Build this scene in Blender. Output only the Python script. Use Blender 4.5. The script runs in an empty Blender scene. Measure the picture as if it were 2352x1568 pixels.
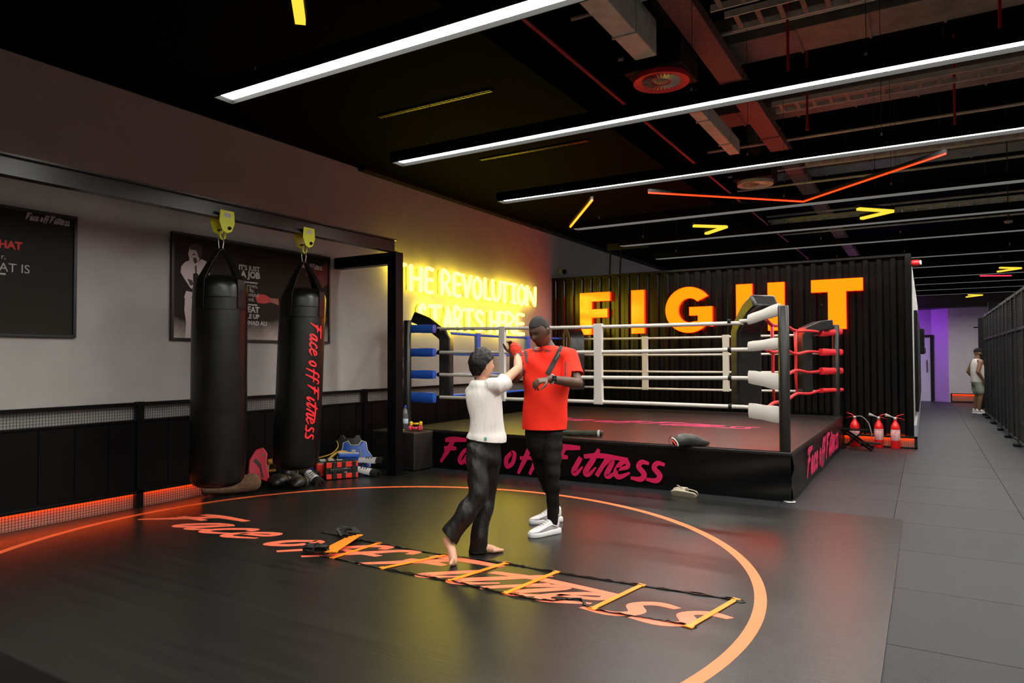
import bpy, bmesh, math, random
from mathutils import Vector, Matrix, noise, geometry
random.seed(7)
S = bpy.context.scene
COL = S.collection
V = Vector

# ------------------------------------------------------------------ camera
FPX = 1585.76                       # focal length in pixels of a 2352 px wide frame
YAW, PITCH, ROLL, EYE = math.radians(30.868), math.radians(1.4246), math.radians(-0.1783), 1.45
_f = V((-math.sin(YAW)*math.cos(PITCH), math.cos(YAW)*math.cos(PITCH), math.sin(PITCH)))
_r0 = V((math.cos(YAW), math.sin(YAW), 0)); _u0 = _r0.cross(_f)
_r = _r0*math.cos(ROLL)+_u0*math.sin(ROLL); _u = -_r0*math.sin(ROLL)+_u0*math.cos(ROLL)
CAM = V((0, 0, EYE))
cd = bpy.data.cameras.new('camera'); cam = bpy.data.objects.new('camera', cd); COL.objects.link(cam)
cd.sensor_width = 36; cd.sensor_fit = 'HORIZONTAL'; cd.lens = 36*FPX/2352; cd.clip_start = .02; cd.clip_end = 200
M = Matrix((_r, _u, -_f)).transposed().to_4x4(); M.translation = CAM
cam.matrix_world = M
S.camera = cam

# ------------------------------------------------------------------ world, exposure
w = bpy.data.worlds.new('world'); S.world = w; w.use_nodes = True
w.node_tree.nodes['Background'].inputs[0].default_value = (.004, .004, .005, 1)
w.node_tree.nodes['Background'].inputs[1].default_value = 1
S.view_settings.view_transform = 'Standard'; S.view_settings.look = 'None'
S.view_settings.exposure = 0.0; S.view_settings.gamma = 1; S.view_settings.use_curve_mapping = False
S.cycles.max_bounces = 7; S.cycles.diffuse_bounces = 3; S.cycles.glossy_bounces = 3; S.cycles.transmission_bounces = 5; S.cycles.sample_clamp_indirect = 6
STRIP_L = 50.0                       # radiance of the white strip lights
NEON_L = 13.                        # yellow neon script
FACE_L = 7.5                       # orange sign letters, face
RIM_L = 8.0                         # red rims of the sign letters
LED_L = 24.0                        # orange led strips in the skirtings

# ------------------------------------------------------------------ helpers: points measured from the photograph
def ray(x, y): return _f + _r*((x-1176)/FPX) - _u*((y-784)/FPX)
def on(x, y, ax, v):
    d = ray(x, y); return CAM + d*((v-CAM[ax])/d[ax])
def fl(x, y, z=0.): return on(x, y, 2, z)
def wx(x, y, X): return on(x, y, 0, X)
def wy(x, y, Y): return on(x, y, 1, Y)
def pp(x, y, d): return CAM + ray(x, y)*d

# ------------------------------------------------------------------ helpers: materials
MATS = {}
def mat(name, col=(.5, .5, .5), rough=.5, metal=0., spec=.5, emit=None, es=0., noise_amt=0., noise_scale=8., bump=0., bump_scale=40., col2=None, coat=0., stretch=None, trans=0., alpha=1., sheen=0., obj_random=0., rot=None, bdist=.02):
    if name in MATS: return MATS[name]
    m = bpy.data.materials.new(name); m.use_nodes = True
    nt = m.node_tree; b = nt.nodes['Principled BSDF']
    b.inputs['Base Color'].default_value = (*col, 1); b.inputs['Roughness'].default_value = rough
    b.inputs['Metallic'].default_value = metal; b.inputs['Specular IOR Level'].default_value = spec
    if coat: b.inputs['Coat Weight'].default_value = coat; b.inputs['Coat Roughness'].default_value = .15
    if trans: b.inputs['Transmission Weight'].default_value = trans
    if sheen: b.inputs['Sheen Weight'].default_value = sheen
    if emit: b.inputs['Emission Color'].default_value = (*emit, 1); b.inputs['Emission Strength'].default_value = es
    tc = None
    def coord():
        nonlocal tc
        if tc is None:
            t = nt.nodes.new('ShaderNodeTexCoord')
            g = nt.nodes.new('ShaderNodeNewGeometry')
            mp = nt.nodes.new('ShaderNodeMapping'); nt.links.new(g.outputs['Position'], mp.inputs['Vector'])
            if stretch: mp.inputs['Scale'].default_value = stretch
            if rot: mp.inputs['Rotation'].default_value = rot
            tc = mp.outputs['Vector']
        return tc
    if noise_amt or obj_random:
        mx = nt.nodes.new('ShaderNodeMix'); mx.data_type = 'RGBA'
        c2 = col2 or tuple(max(0, c*(1-noise_amt)) for c in col); c1 = col if col2 else tuple(min(1, c*(1+noise_amt)) for c in col)
        mx.inputs['A'].default_value = (*c1, 1); mx.inputs['B'].default_value = (*c2, 1)
        if obj_random:
            oi = nt.nodes.new('ShaderNodeObjectInfo')
            nz = nt.nodes.new('ShaderNodeTexNoise'); nz.inputs['Scale'].default_value = noise_scale; nz.inputs['Detail'].default_value = 5
            nt.links.new(coord(), nz.inputs['Vector'])
            ma = nt.nodes.new('ShaderNodeMath'); ma.operation = 'MULTIPLY_ADD'; ma.inputs[1].default_value = obj_random
            nt.links.new(oi.outputs['Random'], ma.inputs[0])
            mb_ = nt.nodes.new('ShaderNodeMath'); mb_.operation = 'MULTIPLY'; mb_.inputs[1].default_value = 1-obj_random
            nt.links.new(nz.outputs['Fac'], mb_.inputs[0]); nt.links.new(mb_.outputs[0], ma.inputs[2])
            nt.links.new(ma.outputs[0], mx.inputs['Factor'])
        else:
            nz = nt.nodes.new('ShaderNodeTexNoise'); nz.inputs['Scale'].default_value = noise_scale; nz.inputs['Detail'].default_value = 5
            nt.links.new(coord(), nz.inputs['Vector'])
            rp = nt.nodes.new('ShaderNodeMapRange'); rp.inputs['From Min'].default_value = .32; rp.inputs['From Max'].default_value = .68
            nt.links.new(nz.outputs['Fac'], rp.inputs['Value']); nt.links.new(rp.outputs[0], mx.inputs['Factor'])
        nt.links.new(mx.outputs['Result'], b.inputs['Base Color'])
    if bump:
        nz2 = nt.nodes.new('ShaderNodeTexNoise'); nz2.inputs['Scale'].default_value = bump_scale; nz2.inputs['Detail'].default_value = 4
        nt.links.new(coord(), nz2.inputs['Vector'])
        bp = nt.nodes.new('ShaderNodeBump'); bp.inputs['Strength'].default_value = bump; bp.inputs['Distance'].default_value = bdist
        nt.links.new(nz2.outputs['Fac'], bp.inputs['Height']); nt.links.new(bp.outputs['Normal'], b.inputs['Normal'])
    MATS[name] = m; return m

# ------------------------------------------------------------------ helpers: meshes and objects
WL = {}
def tag(o, label=None, cat=None, group=None, kind=None):
    if label: o['label'] = label
    if cat: o['category'] = cat
    if group: o['group'] = group
    if kind: o['kind'] = kind
    return o
def thing(name, label, cat, loc, group=None):
    o = bpy.data.objects.new(name, None); o.empty_display_size = .1; COL.objects.link(o)
    o.location = loc; WL[o.name] = V(loc); return tag(o, label, cat, group)

class MB:
    def __init__(s): s.v = []; s.f = []
    def add(s, vs, fs):
        n = len(s.v); s.v += [tuple(p) for p in vs]; s.f += [tuple(i+n for i in f) for f in fs]; return s
    def mm(s, x0, x1, y0, y1, z0, z1, m=None):
        vs = [V((x, y, z)) for x in (x0, x1) for y in (y0, y1) for z in (z0, z1)]
        if m: vs = [m @ p for p in vs]
        return s.add(vs, [(0, 1, 3, 2), (4, 6, 7, 5), (0, 4, 5, 1), (2, 3, 7, 6), (0, 2, 6, 4), (1, 5, 7, 3)])
    def bar(s, a, b, w, h, up=V((0, 0, 1))):
        a, b = V(a), V(b); d = (b-a).normalized(); x = d.cross(up)
        if x.length < 1e-4: x = d.cross(V((1, 0, 0)))
        x.normalize(); y = x.cross(d)
        vs = [p+x*sx*w/2+y*sy*h/2 for p in (a, b) for sx, sy in ((-1, -1), (1, -1), (1, 1), (-1, 1))]
        return s.add(vs, [(3, 2, 1, 0), (4, 5, 6, 7), (0, 1, 5, 4), (1, 2, 6, 5), (2, 3, 7, 6), (3, 0, 4, 7)])
    def loft(s, rings, cap=True, closed=False):
        n = len(rings[0]); k = len(rings); vs = [p for r in rings for p in r]; fs = []
        for i in range(k if closed else k-1):
            for j in range(n):
                a = i*n+j; b = i*n+(j+1) % n; c = ((i+1) % k)*n+(j+1) % n; d = ((i+1) % k)*n+j
                fs.append((a, b, c, d))
        if cap and not closed:
            fs.append(tuple(reversed(range(n)))); fs.append(tuple(range((k-1)*n, k*n)))
        return s.add(vs, fs)
    def tube(s, pts, r, n=8, cap=True, closed=False, flat=1., up=None):
        pts = [V(p) for p in pts]; k = len(pts); rs = r if isinstance(r, (list, tuple)) else [r]*k
        rings = []; prev = None
        for i, p in enumerate(pts):
            if closed: t = pts[(i+1) % k]-pts[i-1]
            else: t = pts[min(i+1, k-1)]-pts[max(i-1, 0)]
            if t.length < 1e-9: t = V((0, 0, 1))
            t.normalize()
            if up is not None: x = t.cross(up)
            elif prev is not None: x = prev-t*prev.dot(t)
            else: x = t.cross(V((0, 0, 1)) if abs(t.z) < .9 else V((1, 0, 0)))
            if x.length < 1e-5: x = t.orthogonal()
            x.normalize(); prev = x; y = t.cross(x)
            rings.append([p+(x*math.cos(a)+y*math.sin(a)*flat)*rs[i] for a in (2*math.pi*j/n for j in range(n))])
        return s.loft(rings, cap, closed)
    def lathe(s, prof, c, n=20, axis=V((0, 0, 1)), x=None):
        axis = V(axis).normalized(); x = (x or axis.orthogonal()).normalized(); y = axis.cross(x); c = V(c)
        return s.loft([[c+axis*h+(x*math.cos(a)+y*math.sin(a))*max(r, 1e-4) for a in (2*math.pi*j/n for j in range(n))] for r, h in prof])
    def ell(s, c, r, R=None, n=12, k=8):
        c = V(c); rings = []
        for i in range(k+1):
            t = math.pi*i/k; t = min(max(t, .02), math.pi-.02)
            ring = []
            for j in range(n):
                a = 2*math.pi*j/n
                d = V((r[0]*math.sin(t)*math.cos(a), r[1]*math.sin(t)*math.sin(a), -r[2]*math.cos(t)))
                ring.append(c+(R @ d if R else d))
            rings.append(ring)
        return s.loft(rings)
    def prism(s, poly, fn, d0, d1):
        n = len(poly); vs = [fn(u, v, d0) for u, v in poly]+[fn(u, v, d1) for u, v in poly]
        return s.add(vs, [tuple(range(n)), tuple(range(2*n-1, n-1, -1))]+[(i, i+n, (i+1) % n+n, (i+1) % n) for i in range(n)])
    def mesh(s, name, off=V((0, 0, 0)), smooth=False):
        me = bpy.data.meshes.new(name); me.from_pydata([V(p)-off for p in s.v], [], s.f)
        bm = bmesh.new(); bm.from_mesh(me); bmesh.ops.recalc_face_normals(bm, faces=bm.faces); bm.to_mesh(me); bm.free()
        if smooth: me.polygons.foreach_set('use_smooth', [True]*len(me.polygons))
        me.update(); return me
    def build(s, name, m, parent=None, smooth=False, bev=0., seg=2, sub=0, label=None, cat=None, group=None, kind=None, loc=None, sharp=None):
        if parent is not None: off = WL[parent.name]
        elif loc is not None: off = V(loc)
        else:
            xs = [p[0] for p in s.v]; ys = [p[1] for p in s.v]; zs = [p[2] for p in s.v]
            off = V(((min(xs)+max(xs))/2, (min(ys)+max(ys))/2, min(zs)))
        me = s.mesh(name, off, smooth); o = bpy.data.objects.new(name, me); COL.objects.link(o); WL[o.name] = off
        if m: me.materials.append(m)
        if parent is not None: o.parent = parent
        else: o.location = off
        if bev:
            b = o.modifiers.new('bevel', 'BEVEL'); b.width = bev; b.segments = seg; b.limit_method = 'ANGLE'; b.angle_limit = math.radians(35)
        if sub:
            b = o.modifiers.new('sub', 'SUBSURF'); b.levels = sub; b.render_levels = sub
        if smooth and sharp:
            me.set_sharp_from_angle(angle=math.radians(sharp))
        return tag(o, label, cat, group, kind)
def inst(name, me, loc, parent=None, m=None, **k):
    o = bpy.data.objects.new(name, me); COL.objects.link(o)
    if parent is not None: o.parent = parent; o.location = V(loc)-WL[parent.name]
    else: o.location = loc
    WL[o.name] = V(loc); return tag(o, **k)
def dup(root, delta, parent=None, label=None):
    c = root.copy(); COL.objects.link(c)
    if parent is not None: c.parent = parent
    else: c.location = root.location+V(delta)
    WL[c.name] = WL[root.name]+V(delta)
    for ch in [o for o in root.children]: dup(ch, delta, c)
    if label: c['label'] = label
    return c
def fuse(mb, name, m, parent, voxel=.01, it=4, **k):
    """several closed pieces become one continuous surface"""
    me = mb.mesh('tmp'); o = bpy.data.objects.new('tmp', me); COL.objects.link(o)
    r = o.modifiers.new('r', 'REMESH'); r.mode = 'VOXEL'; r.voxel_size = voxel
    if it:
        s = o.modifiers.new('s', 'SMOOTH'); s.iterations = it; s.factor = .5
    dg = bpy.context.evaluated_depsgraph_get(); e = o.evaluated_get(dg)
    me2 = bpy.data.meshes.new_from_object(e); bpy.data.objects.remove(o); bpy.data.meshes.remove(me)
    off = WL[parent.name]; me2.transform(Matrix.Translation(-off)); me2.name = name
    me2.materials.clear(); me2.materials.append(m); me2.polygons.foreach_set('use_smooth', [True]*len(me2.polygons))
    ob = bpy.data.objects.new(name, me2); COL.objects.link(ob); ob.parent = parent; WL[ob.name] = off
    return tag(ob, **k)
def cut(ob, p, n, rad=None, side=None):
    """trim a garment with a clean open hem"""
    bm = bmesh.new(); bm.from_mesh(ob.data); p = V(p)-WL[ob.name]; n = V(n).normalized()
    fs = [f for f in bm.faces if (rad is None or (f.calc_center_median()-p).length < rad) and (side is None or (f.calc_center_median()+WL[ob.name]-V(side[0])).dot(side[1]) > 0)]
    es = {e for f in fs for e in f.edges}; vs = {v for f in fs for v in f.verts}
    bmesh.ops.bisect_plane(bm, geom=list(vs)+list(es)+fs, plane_co=p, plane_no=n, clear_outer=True)
    bm.to_mesh(ob.data); bm.free(); ob.data.update()
def hem(ob, t=.004):
    s = ob.modifiers.new('cloth', 'SOLIDIFY'); s.thickness = t; s.offset = -1
def cr(pts, n=6):
    """Catmull-Rom through points of any dimension"""
    P = [tuple(p) for p in pts]; P = [P[0]]+P+[P[-1]]; out = []
    for i in range(1, len(P)-2):
        for j in range(n):
            t = j/n; a, b, c, d = P[i-1], P[i], P[i+1], P[i+2]
            out.append(tuple(.5*(2*b[k]+(c[k]-a[k])*t+(2*a[k]-5*b[k]+4*c[k]-d[k])*t*t+(3*b[k]-a[k]-3*c[k]+d[k])*t**3) for k in range(len(b))))
    out.append(P[-2]); return out

# ------------------------------------------------------------------ helpers: lettering
GL = {
 'F': (1.0, [[(.26, .93, .13), (.7, .99, .17), (1.42, 1.0, .11)], [(.72, .97, .15), (.36, .45, .17), (.0, -.04, .09)], [(.2, .56, .13), (.5, .6, .15), (.86, .6, .1)]]),
 'a': (.72, [[(.6, .6, .13), (.3, .52, .13), (.04, .14, .14), (.2, .02, .12), (.6, .55, .1)], [(.66, .64, .12), (.42, .1, .14), (.55, .02, .12), (.8, .25, .06)]]),
 'c': (.6, [[(.6, .47, .09), (.5, .62, .13), (.2, .4, .14), (.07, .12, .14), (.25, .01, .14), (.62, .2, .06)]]),
 'e': (.64, [[(.1, .28, .08), (.55, .42, .12), (.5, .62, .13), (.25, .5, .13), (.05, .18, .14), (.2, .01, .14), (.64, .2, .06)]]),
 'o': (.66, [[(.4, .63, .1), (.12, .34, .15), (.14, .03, .14), (.42, .18, .13), (.52, .55, .13), (.36, .64, .1)]]),
 'f': (.55, [[(.92, .8, .1), (.84, .98, .13), (.62, .86, .14), (.4, .45, .16), (.04, -.22, .09)], [(.12, .42, .1), (.74, .46, .1)]]),
 'i': (.5, [[(.44, .63, .14), (.12, .08, .16), (.25, .01, .12), (.52, .28, .05)]]),
 't': (.6, [[(.74, 1.0, .1), (.45, .55, .16), (.14, .08, .16), (.3, .01, .12), (.6, .3, .05)], [(.08, .68, .12), (.8, .76, .14), (1.95, .68, .1)]]),
 'n': (.78, [[(.46, .63, .12), (.02, -.03, .13)], [(.2, .25, .08), (.55, .6, .12), (.7, .55, .14), (.45, .06, .15), (.6, .01, .12), (.84, .2, .05)]]),
 's': (.62, [[(.78, .6, .08), (.5, .64, .13), (.36, .46, .14), (.58, .2, .15), (.44, .0, .14), (.04, .02, .08)]]),
}
def ribbon(st):
    """variable-width stroke -> list of quads in 2D"""
    P = cr(st, 6); L = []; R = []
    for i, p in enumerate(P):
        a = P[max(i-1, 0)]; b = P[min(i+1, len(P)-1)]; dx, dy = b[0]-a[0], b[1]-a[1]; l = math.hypot(dx, dy) or 1
        nx, ny = -dy/l, dx/l; h = p[2]/2
        L.append((p[0]+nx*h, p[1]+ny*h)); R.append((p[0]-nx*h, p[1]-ny*h))
    return L, R
def script_letters(bold=1.):
    """'Face off Fitness' as letters of brush strokes; u in 0..1 over the whole line, v in cap heights"""
    out = []; x = 0
    for word in ('Face', 'off', 'Fitness'):
        for ch in word:
            adv, sts = GL[ch]; out.append([[(px+x, py, pw*bold) for px, py, pw in st] for st in sts]); x += adv
        x += .42
    tot = x-.42+.15
    return [[ribbon(st) for st in let] for let in out], tot
def put_script(fn, m, parent, thick=.002, bold=1., joined=False):
    """fn(u, v, d) -> world, u in 0..1, v in cap heights, d outward"""
    lets, tot = script_letters(bold); mb = MB(); th0 = thick; ks = 0
    for let in lets:
        if not joined: mb = MB()
        for L, R in let:
            ks += 1; thick = th0+.00025*(ks % 5)
            n = len(L); top = [fn(u/tot, v, thick) for u, v in L+R]; bot = [fn(u/tot, v, 0) for u, v in L+R]
            fs = []
            for i in range(n-1):
                fs.append((i, i+1, n+i+1, n+i)); fs.append((2*n+i, 3*n+i, 3*n+i+1, 2*n+i+1))
                fs.append((i, 2*n+i, 2*n+i+1, i+1)); fs.append((n+i, n+i+1, 3*n+i+1, 3*n+i))
            fs.append((0, n, 3*n, 2*n)); fs.append((n-1, 3*n-1, 4*n-1, 2*n-1))
            mb.add(top+bot, fs)
        if not joined: mb.build('letter', m, parent)
    if joined: mb.build('lettering', m, parent)
def put_text(txt, fn, size, m, parent, bold=0., align='LEFT', name='lettering', thick=.001):
    """built-in font, flat print; fn(u, v, d) in metres"""
    c = bpy.data.curves.new('t', 'FONT'); c.body = txt; c.size = size; c.align_x = align; c.offset = bold; c.resolution_u = 3
    o = bpy.data.objects.new('t', c); COL.objects.link(o)
    dg = bpy.context.evaluated_depsgraph_get(); me = o.evaluated_get(dg).to_mesh()
    mb = MB(); mb.add([fn(v.co.x, v.co.y, thick) for v in me.vertices], [tuple(p.vertices) for p in me.polygons])
    o.evaluated_get(dg).to_mesh_clear(); bpy.data.objects.remove(o); bpy.data.curves.remove(c)
    return mb.build(name, m, parent)
# ------------------------------------------------------------------ materials of the place
m_wall = mat('grey wall paint', (.37, .35, .335), .85, noise_amt=.05, noise_scale=3, bump=.05, bump_scale=120)
m_far = mat('pale wall paint', (.46, .44, .43), .85, noise_amt=.04)
m_black = mat('black paint', (.003, .003, .003), .6, spec=.25)
m_blackg = mat('black satin metal', (.002, .002, .002), .4, spec=.14, noise_amt=.2)
m_ceil = mat('black ceiling paint', (.0012, .0012, .0012), .9, spec=.03)
m_tile = mat('speckled rubber tile', (.021, .0215, .0225), .47, spec=.22, noise_amt=.3, noise_scale=5, obj_random=.55, col2=(.012, .012, .0135), bump=.12, bump_scale=220)
m_mat = mat('black rubber mat', (.0095, .0092, .0078), .33, spec=.46, noise_amt=.3, noise_scale=2.2, bump=.05, bump_scale=7, stretch=(.25, 9, 1))
m_orange = mat('orange floor print', (.95, .16, .05), .5)
m_purple = mat('lilac wall paint', (.34, .2, .44), .8)
m_white = mat('white paint', (.5, .49, .48), .6)
m_led = mat('orange led strip', (0, 0, 0), .5, emit=(1., .085, .003), es=LED_L)
m_ledback = mat('back plate with led glow in colour', (.55, .27, .2), .7, spec=.2)  # part of the orange led glow is put into the plate colour
m_wire = mat('black wire', (.006, .006, .006), .5)
m_apron = mat('black vinyl', (.002, .002, .002), .40, spec=.22, bump=.08, bump_scale=15)
m_canvas = mat('dark canvas vinyl', (.006, .0045, .004), .37, spec=.55, noise_amt=.3, noise_scale=2, bump=.12, bump_scale=14, stretch=(1, 3, 1))
m_magenta = mat('magenta print', (.62, .008, .085), .5)
m_steel = mat('galvanised steel', (.35, .35, .34), .4, metal=.8)

def bluefleck(m):
    nt = m.node_tree; b = nt.nodes['Principled BSDF']
    src = b.inputs['Base Color'].links[0].from_socket
    g = nt.nodes.new('ShaderNodeNewGeometry')
    vo = nt.nodes.new('ShaderNodeTexNoise'); vo.inputs['Scale'].default_value = 90; vo.inputs['Detail'].default_value = 1
    nt.links.new(g.outputs['Position'], vo.inputs['Vector'])
    rp = nt.nodes.new('ShaderNodeMapRange'); rp.inputs['From Min'].default_value = .66; rp.inputs['From Max'].default_value = .7
    nt.links.new(vo.outputs['Fac'], rp.inputs['Value'])
    mx = nt.nodes.new('ShaderNodeMix'); mx.data_type = 'RGBA'; mx.inputs['B'].default_value = (.035, .042, .10, 1)
    nt.links.new(rp.outputs[0], mx.inputs['Factor']); nt.links.new(src, mx.inputs['A']); nt.links.new(mx.outputs['Result'], b.inputs['Base Color'])
bluefleck(m_tile)

# ------------------------------------------------------------------ shell
XL, XR, Y0, Y1, ZC = -6.68, 3.4, -4., 28., 5.3
floor = MB().mm(XL-.2, XR+.2, Y0, Y1, -.08, -.012).build('floor', m_black, kind='structure', loc=(0, 0, 0))
tl = MB().mm(-.4975, .4975, -.4975, .4975, -.012, 0)
tme = tl.mesh('floor_tile'); tme.materials.append(m_tile)
for ix in range(-6, 5):
    for iy in range(-1, 27):
        x, y = -.763+ix, iy+.51
        if ix < -1 and not (6 <= iy <= 7): continue
        if ix > 2: continue
        inst('tile', tme, (x, y, 0), floor)
MB().mm(XL-.2, XL, Y0, Y1, 0, ZC).build('wall_left', m_wall, kind='structure')
MB().mm(XL-.2, XR, Y0-.2, Y0, 0, ZC).build('wall_rear', m_wall, kind='structure')
m_brick = mat('whitened brick', (.2, .19, .18), .8)
nt = m_brick.node_tree; bt = nt.nodes.new('ShaderNodeTexBrick'); bt.inputs['Scale'].default_value = 1
bt.inputs['Color1'].default_value = (.25, .24, .22, 1); bt.inputs['Color2'].default_value = (.17, .16, .15, 1); bt.inputs['Mortar'].default_value = (.05, .05, .05, 1)
bt.inputs['Brick Width'].default_value = .3; bt.inputs['Row Height'].default_value = .1; bt.inputs['Mortar Size'].default_value = .008
g_ = nt.nodes.new('ShaderNodeNewGeometry'); sp = nt.nodes.new('ShaderNodeSeparateXYZ'); cb = nt.nodes.new('ShaderNodeCombineXYZ')
nt.links.new(g_.outputs['Position'], sp.inputs[0]); nt.links.new(sp.outputs['Y'], cb.inputs['X']); nt.links.new(sp.outputs['Z'], cb.inputs['Y'])
nt.links.new(cb.outputs[0], bt.inputs['Vector']); nt.links.new(bt.outputs['Color'], nt.nodes['Principled BSDF'].inputs['Base Color'])
MB().mm(XR, XR+.2, Y0, Y1, 0, ZC).build('wall_right', m_brick, kind='structure')
# far end of the corridor: grey wall, angled lilac return, recessed door wall, dark bulkhead
MB().mm(.66, XR, 26.45, 26.6, 0, 3.4).build('wall_far', m_far, kind='structure')
a, b = V((.66, 26.45, 0)), V((.2, 26.9, 0)); n_ = V((.05, .05, 0))
MB().add([a, b, b+n_*2, a+n_*2]+[p+V((0, 0, 3.4)) for p in (a, b, b+n_*2, a+n_*2)], [(0, 1, 2, 3), (7, 6, 5, 4), (0, 4, 5, 1), (1, 5, 6, 2), (2, 6, 7, 3), (3, 7, 4, 0)]).build('wall_angled', m_purple, kind='structure')
MB().mm(-2.2, .3, 26.9, 27.05, 0, 3.4).build('wall_end', m_purple, kind='structure')
MB().mm(-2.2, XR, 25.9, 27.2, 3.04, 3.42).build('trim_1', mat('dark brown paint', (.03, .026, .02), .7), kind='structure')
MB().mm(XL, XR, 27.2, 27.4, 3.4, ZC).build('wall_upper', m_ceil, kind='structure')
# ceilings: solid black soffit along the left wall, open black slab higher up
MB().mm(XL, -3.0, Y0, Y1, 4.09, 4.2).build('ceiling', m_ceil, kind='structure')
MB().mm(-3.0, XR, Y0, Y1, ZC, ZC+.1).build('ceiling_slab', m_ceil, kind='structure')
MB().mm(-3.05, -3.0, Y0, Y1, 4.09, ZC).build('trim_2', m_ceil, kind='structure')
MB().mm(XL, XL+.14, 7.05, Y1, 4.045, 4.088).build('trim_3', m_black, kind='structure')
# door at the end of the corridor
d = MB().mm(-.75, .155, 26.83, 26.9, 0, 2.12).build('door_1', mat('pale lilac door', (.4, .38, .47), .5), kind='structure')
fr = MB(); fr.mm(-.85, -.75, 26.80, 26.9, 0, 2.2); fr.mm(.155, .255, 26.80, 26.9, 0, 2.2); fr.mm(-.75, .155, 26.80, 26.9, 2.12, 2.2); fr.build('door_frame', m_black, d, bev=.004)
MB().bar((.06, 26.79, .95), (.06, 26.79, 1.36), .03, .03).build('door_handle', m_black, d, bev=.005)
ic = MB(); ic.mm(-.30, .02, 26.82, 26.828, 1.675, 1.69)
for x in (-.25, -.2, -.03, .01): ic.mm(x-.012, x+.012, 26.82, 26.828, 1.59, 1.77)
ic.build('barbell_symbol', m_black, d)
# violet cove light in the recess beside the door
cv = MB().mm(-1.1, -1.0, 25.3, 26.8, 2.95, 3.0).build('cove_light', mat('violet led', (0, 0, 0), .5, emit=(.55, .15, 1.), es=70.), label='violet cove light strip tucked above the end of the corridor', cat='light')
cv2 = MB().mm(-.95, -.92, 26.72, 26.75, .4, 2.4).build('cove_light', mat('blue led', (0, 0, 0), .5, emit=(.1, .3, 1.), es=6.), label='upright blue light strip at the door side of the container', cat='light')

# ------------------------------------------------------------------ shipping container wall behind the ring
CY = 12.80
rings = []; x = XL+.02; pts = []
while x < -.21:
    for dx, dy in ((0, 0), (.07, 0), (.1, .045), (.17, .045)): pts.append((x+dx, CY+dy))
    x += .2
pts = [p for p in pts if p[0] < -.2]+[(-.185, CY)]
cw = MB(); n = len(pts)
cw.add([V((px, py, z)) for z in (0, 3.1) for px, py in pts]+[V((px, CY+.12, z)) for z in (0, 3.1) for px, py in pts],
       [(i, i+1, n+i+1, n+i) for i in range(n-1)]+[(2*n+i, 3*n+i, 3*n+i+1, 2*n+i+1) for i in range(n-1)]+[(n+i, n+i+1, 3*n+i+1, 3*n+i) for i in range(n-1)]+[(0, n, 3*n, 2*n), (n-1, 3*n-1, 4*n-1, 2*n-1)])
cont = cw.build('wall_back', mat('black container paint', (.0022, .0021, .002), .24, spec=.35, noise_amt=.25, noise_scale=6), kind='structure', loc=(-3.4, CY, 0))
MB().mm(XL+.02, -.17, CY-.03, CY+.13, 3.085, 3.12).build('top_rail', m_blackg, cont)
MB().mm(-.25, -.165, CY-.05, CY+.1, 0, 3.12).build('corner_post', m_blackg, cont, bev=.01)
MB().mm(-2.4, -2.2, 24.9, 27.05, 0, 3.4).build('wall_recess', m_purple, kind='structure'); MB().mm(1.45, XR, 22.0, 22.12, 0, 2.9).build('added_dark_backing', m_black, kind='structure')  # black sheet added beyond the fence so the space there looks dark
cs = MB().mm(-.3, -.17, CY+.1, 25.2, 0, 3.06).build('wall_side', m_white, kind='structure')
MB().mm(-.175, -.11, 15.2, 24.8, .42, 2.35).build('notice_board', m_black, cs, bev=.01)
for yy in (22.4, 23.3, 24.2):
    MB().mm(-.175, .0, yy, yy+.4, 1.55, 2.25).build('wall_rack', m_black, cs, bev=.02)
MB().mm(-.175, -.13, 13.1, 25.1, 0, .34).build('skirting', mat('lilac grey skirting', (.35, .33, .4), .5), cs)
sr = thing('alarm_siren', 'small red alarm siren on the top corner of the container', 'alarm', (-.17, 12.86, 2.93))
MB().lathe([(.05, 0), (.055, .02), (.055, .1), (.04, .12)], (-.17, 12.86, 2.97), axis=(1, 0, 0)).build('body', mat('red plastic', (.5, .01, .012), .35), sr, smooth=True, sharp=40)
MB().lathe([(.04, 0), (.045, .01), (.03, .03)], (-.05, 12.86, 2.97), axis=(1, 0, 0)).build('lens', m_white, sr, smooth=True)

# ------------------------------------------------------------------ skirting light boxes
def wires(mb, p0, du, dv, nu, nv, r=.0016):
    p0, du, dv = V(p0), V(du), V(dv); w = du.cross(dv).normalized()
    for i in range(nu+1): mb.bar(p0+du*(i/nu), p0+du*(i/nu)+dv, 2*r, 2*r, w)
    for i in range(nv+1): mb.bar(p0+dv*(i/nv), p0+dv*(i/nv)+du, 2*r, 2*r, w)
    return mb
def ledbox(p, L, H, ax, lab):
    """box light: p = lower corner, ax 'x' runs along x facing -y"""
    x, y, z = p; o = thing('skirting_light', lab, 'light', p)
    f = MB(); f.mm(x, x+L, y-.03, y-.0, z+H-.025, z+H); f.mm(x, x+L, y, y+.04, z+H-.006, z+H); f.mm(x, x+L, y-.03, y+.04, z, z+.022); f.mm(x, x+.03, y-.03, y+.04, z, z+H); f.mm(x+L-.04, x+L, y-.03, y+.04, z, z+H)
    f.build('frame', m_black, o)
    MB().mm(x+.03, x+L-.04, y+.03, y+.04, z+.02, z+H-.02).build('back_plate', m_ledback, o)
    MB().mm(x+.03, x+L-.04, y+.005, y+.02, z+H-.022, z+H-.008).build('led_strip', m_led, o)
    wires(MB(), (x+.03, y-.028, z+.02), (L-.07, 0, 0), (0, 0, H-.045), int(L/.03), int(H/.03)).build('wire_mesh', m_wire, o, kind='stuff')
ledbox((-1.2, 12.70, 0), 1.08, .19, 'x', 'orange light box at the foot of the black container')
ledbox((.70, 26.40, .02), 1.5, .27, 'x', 'orange light box at the foot of the far grey wall')

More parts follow.
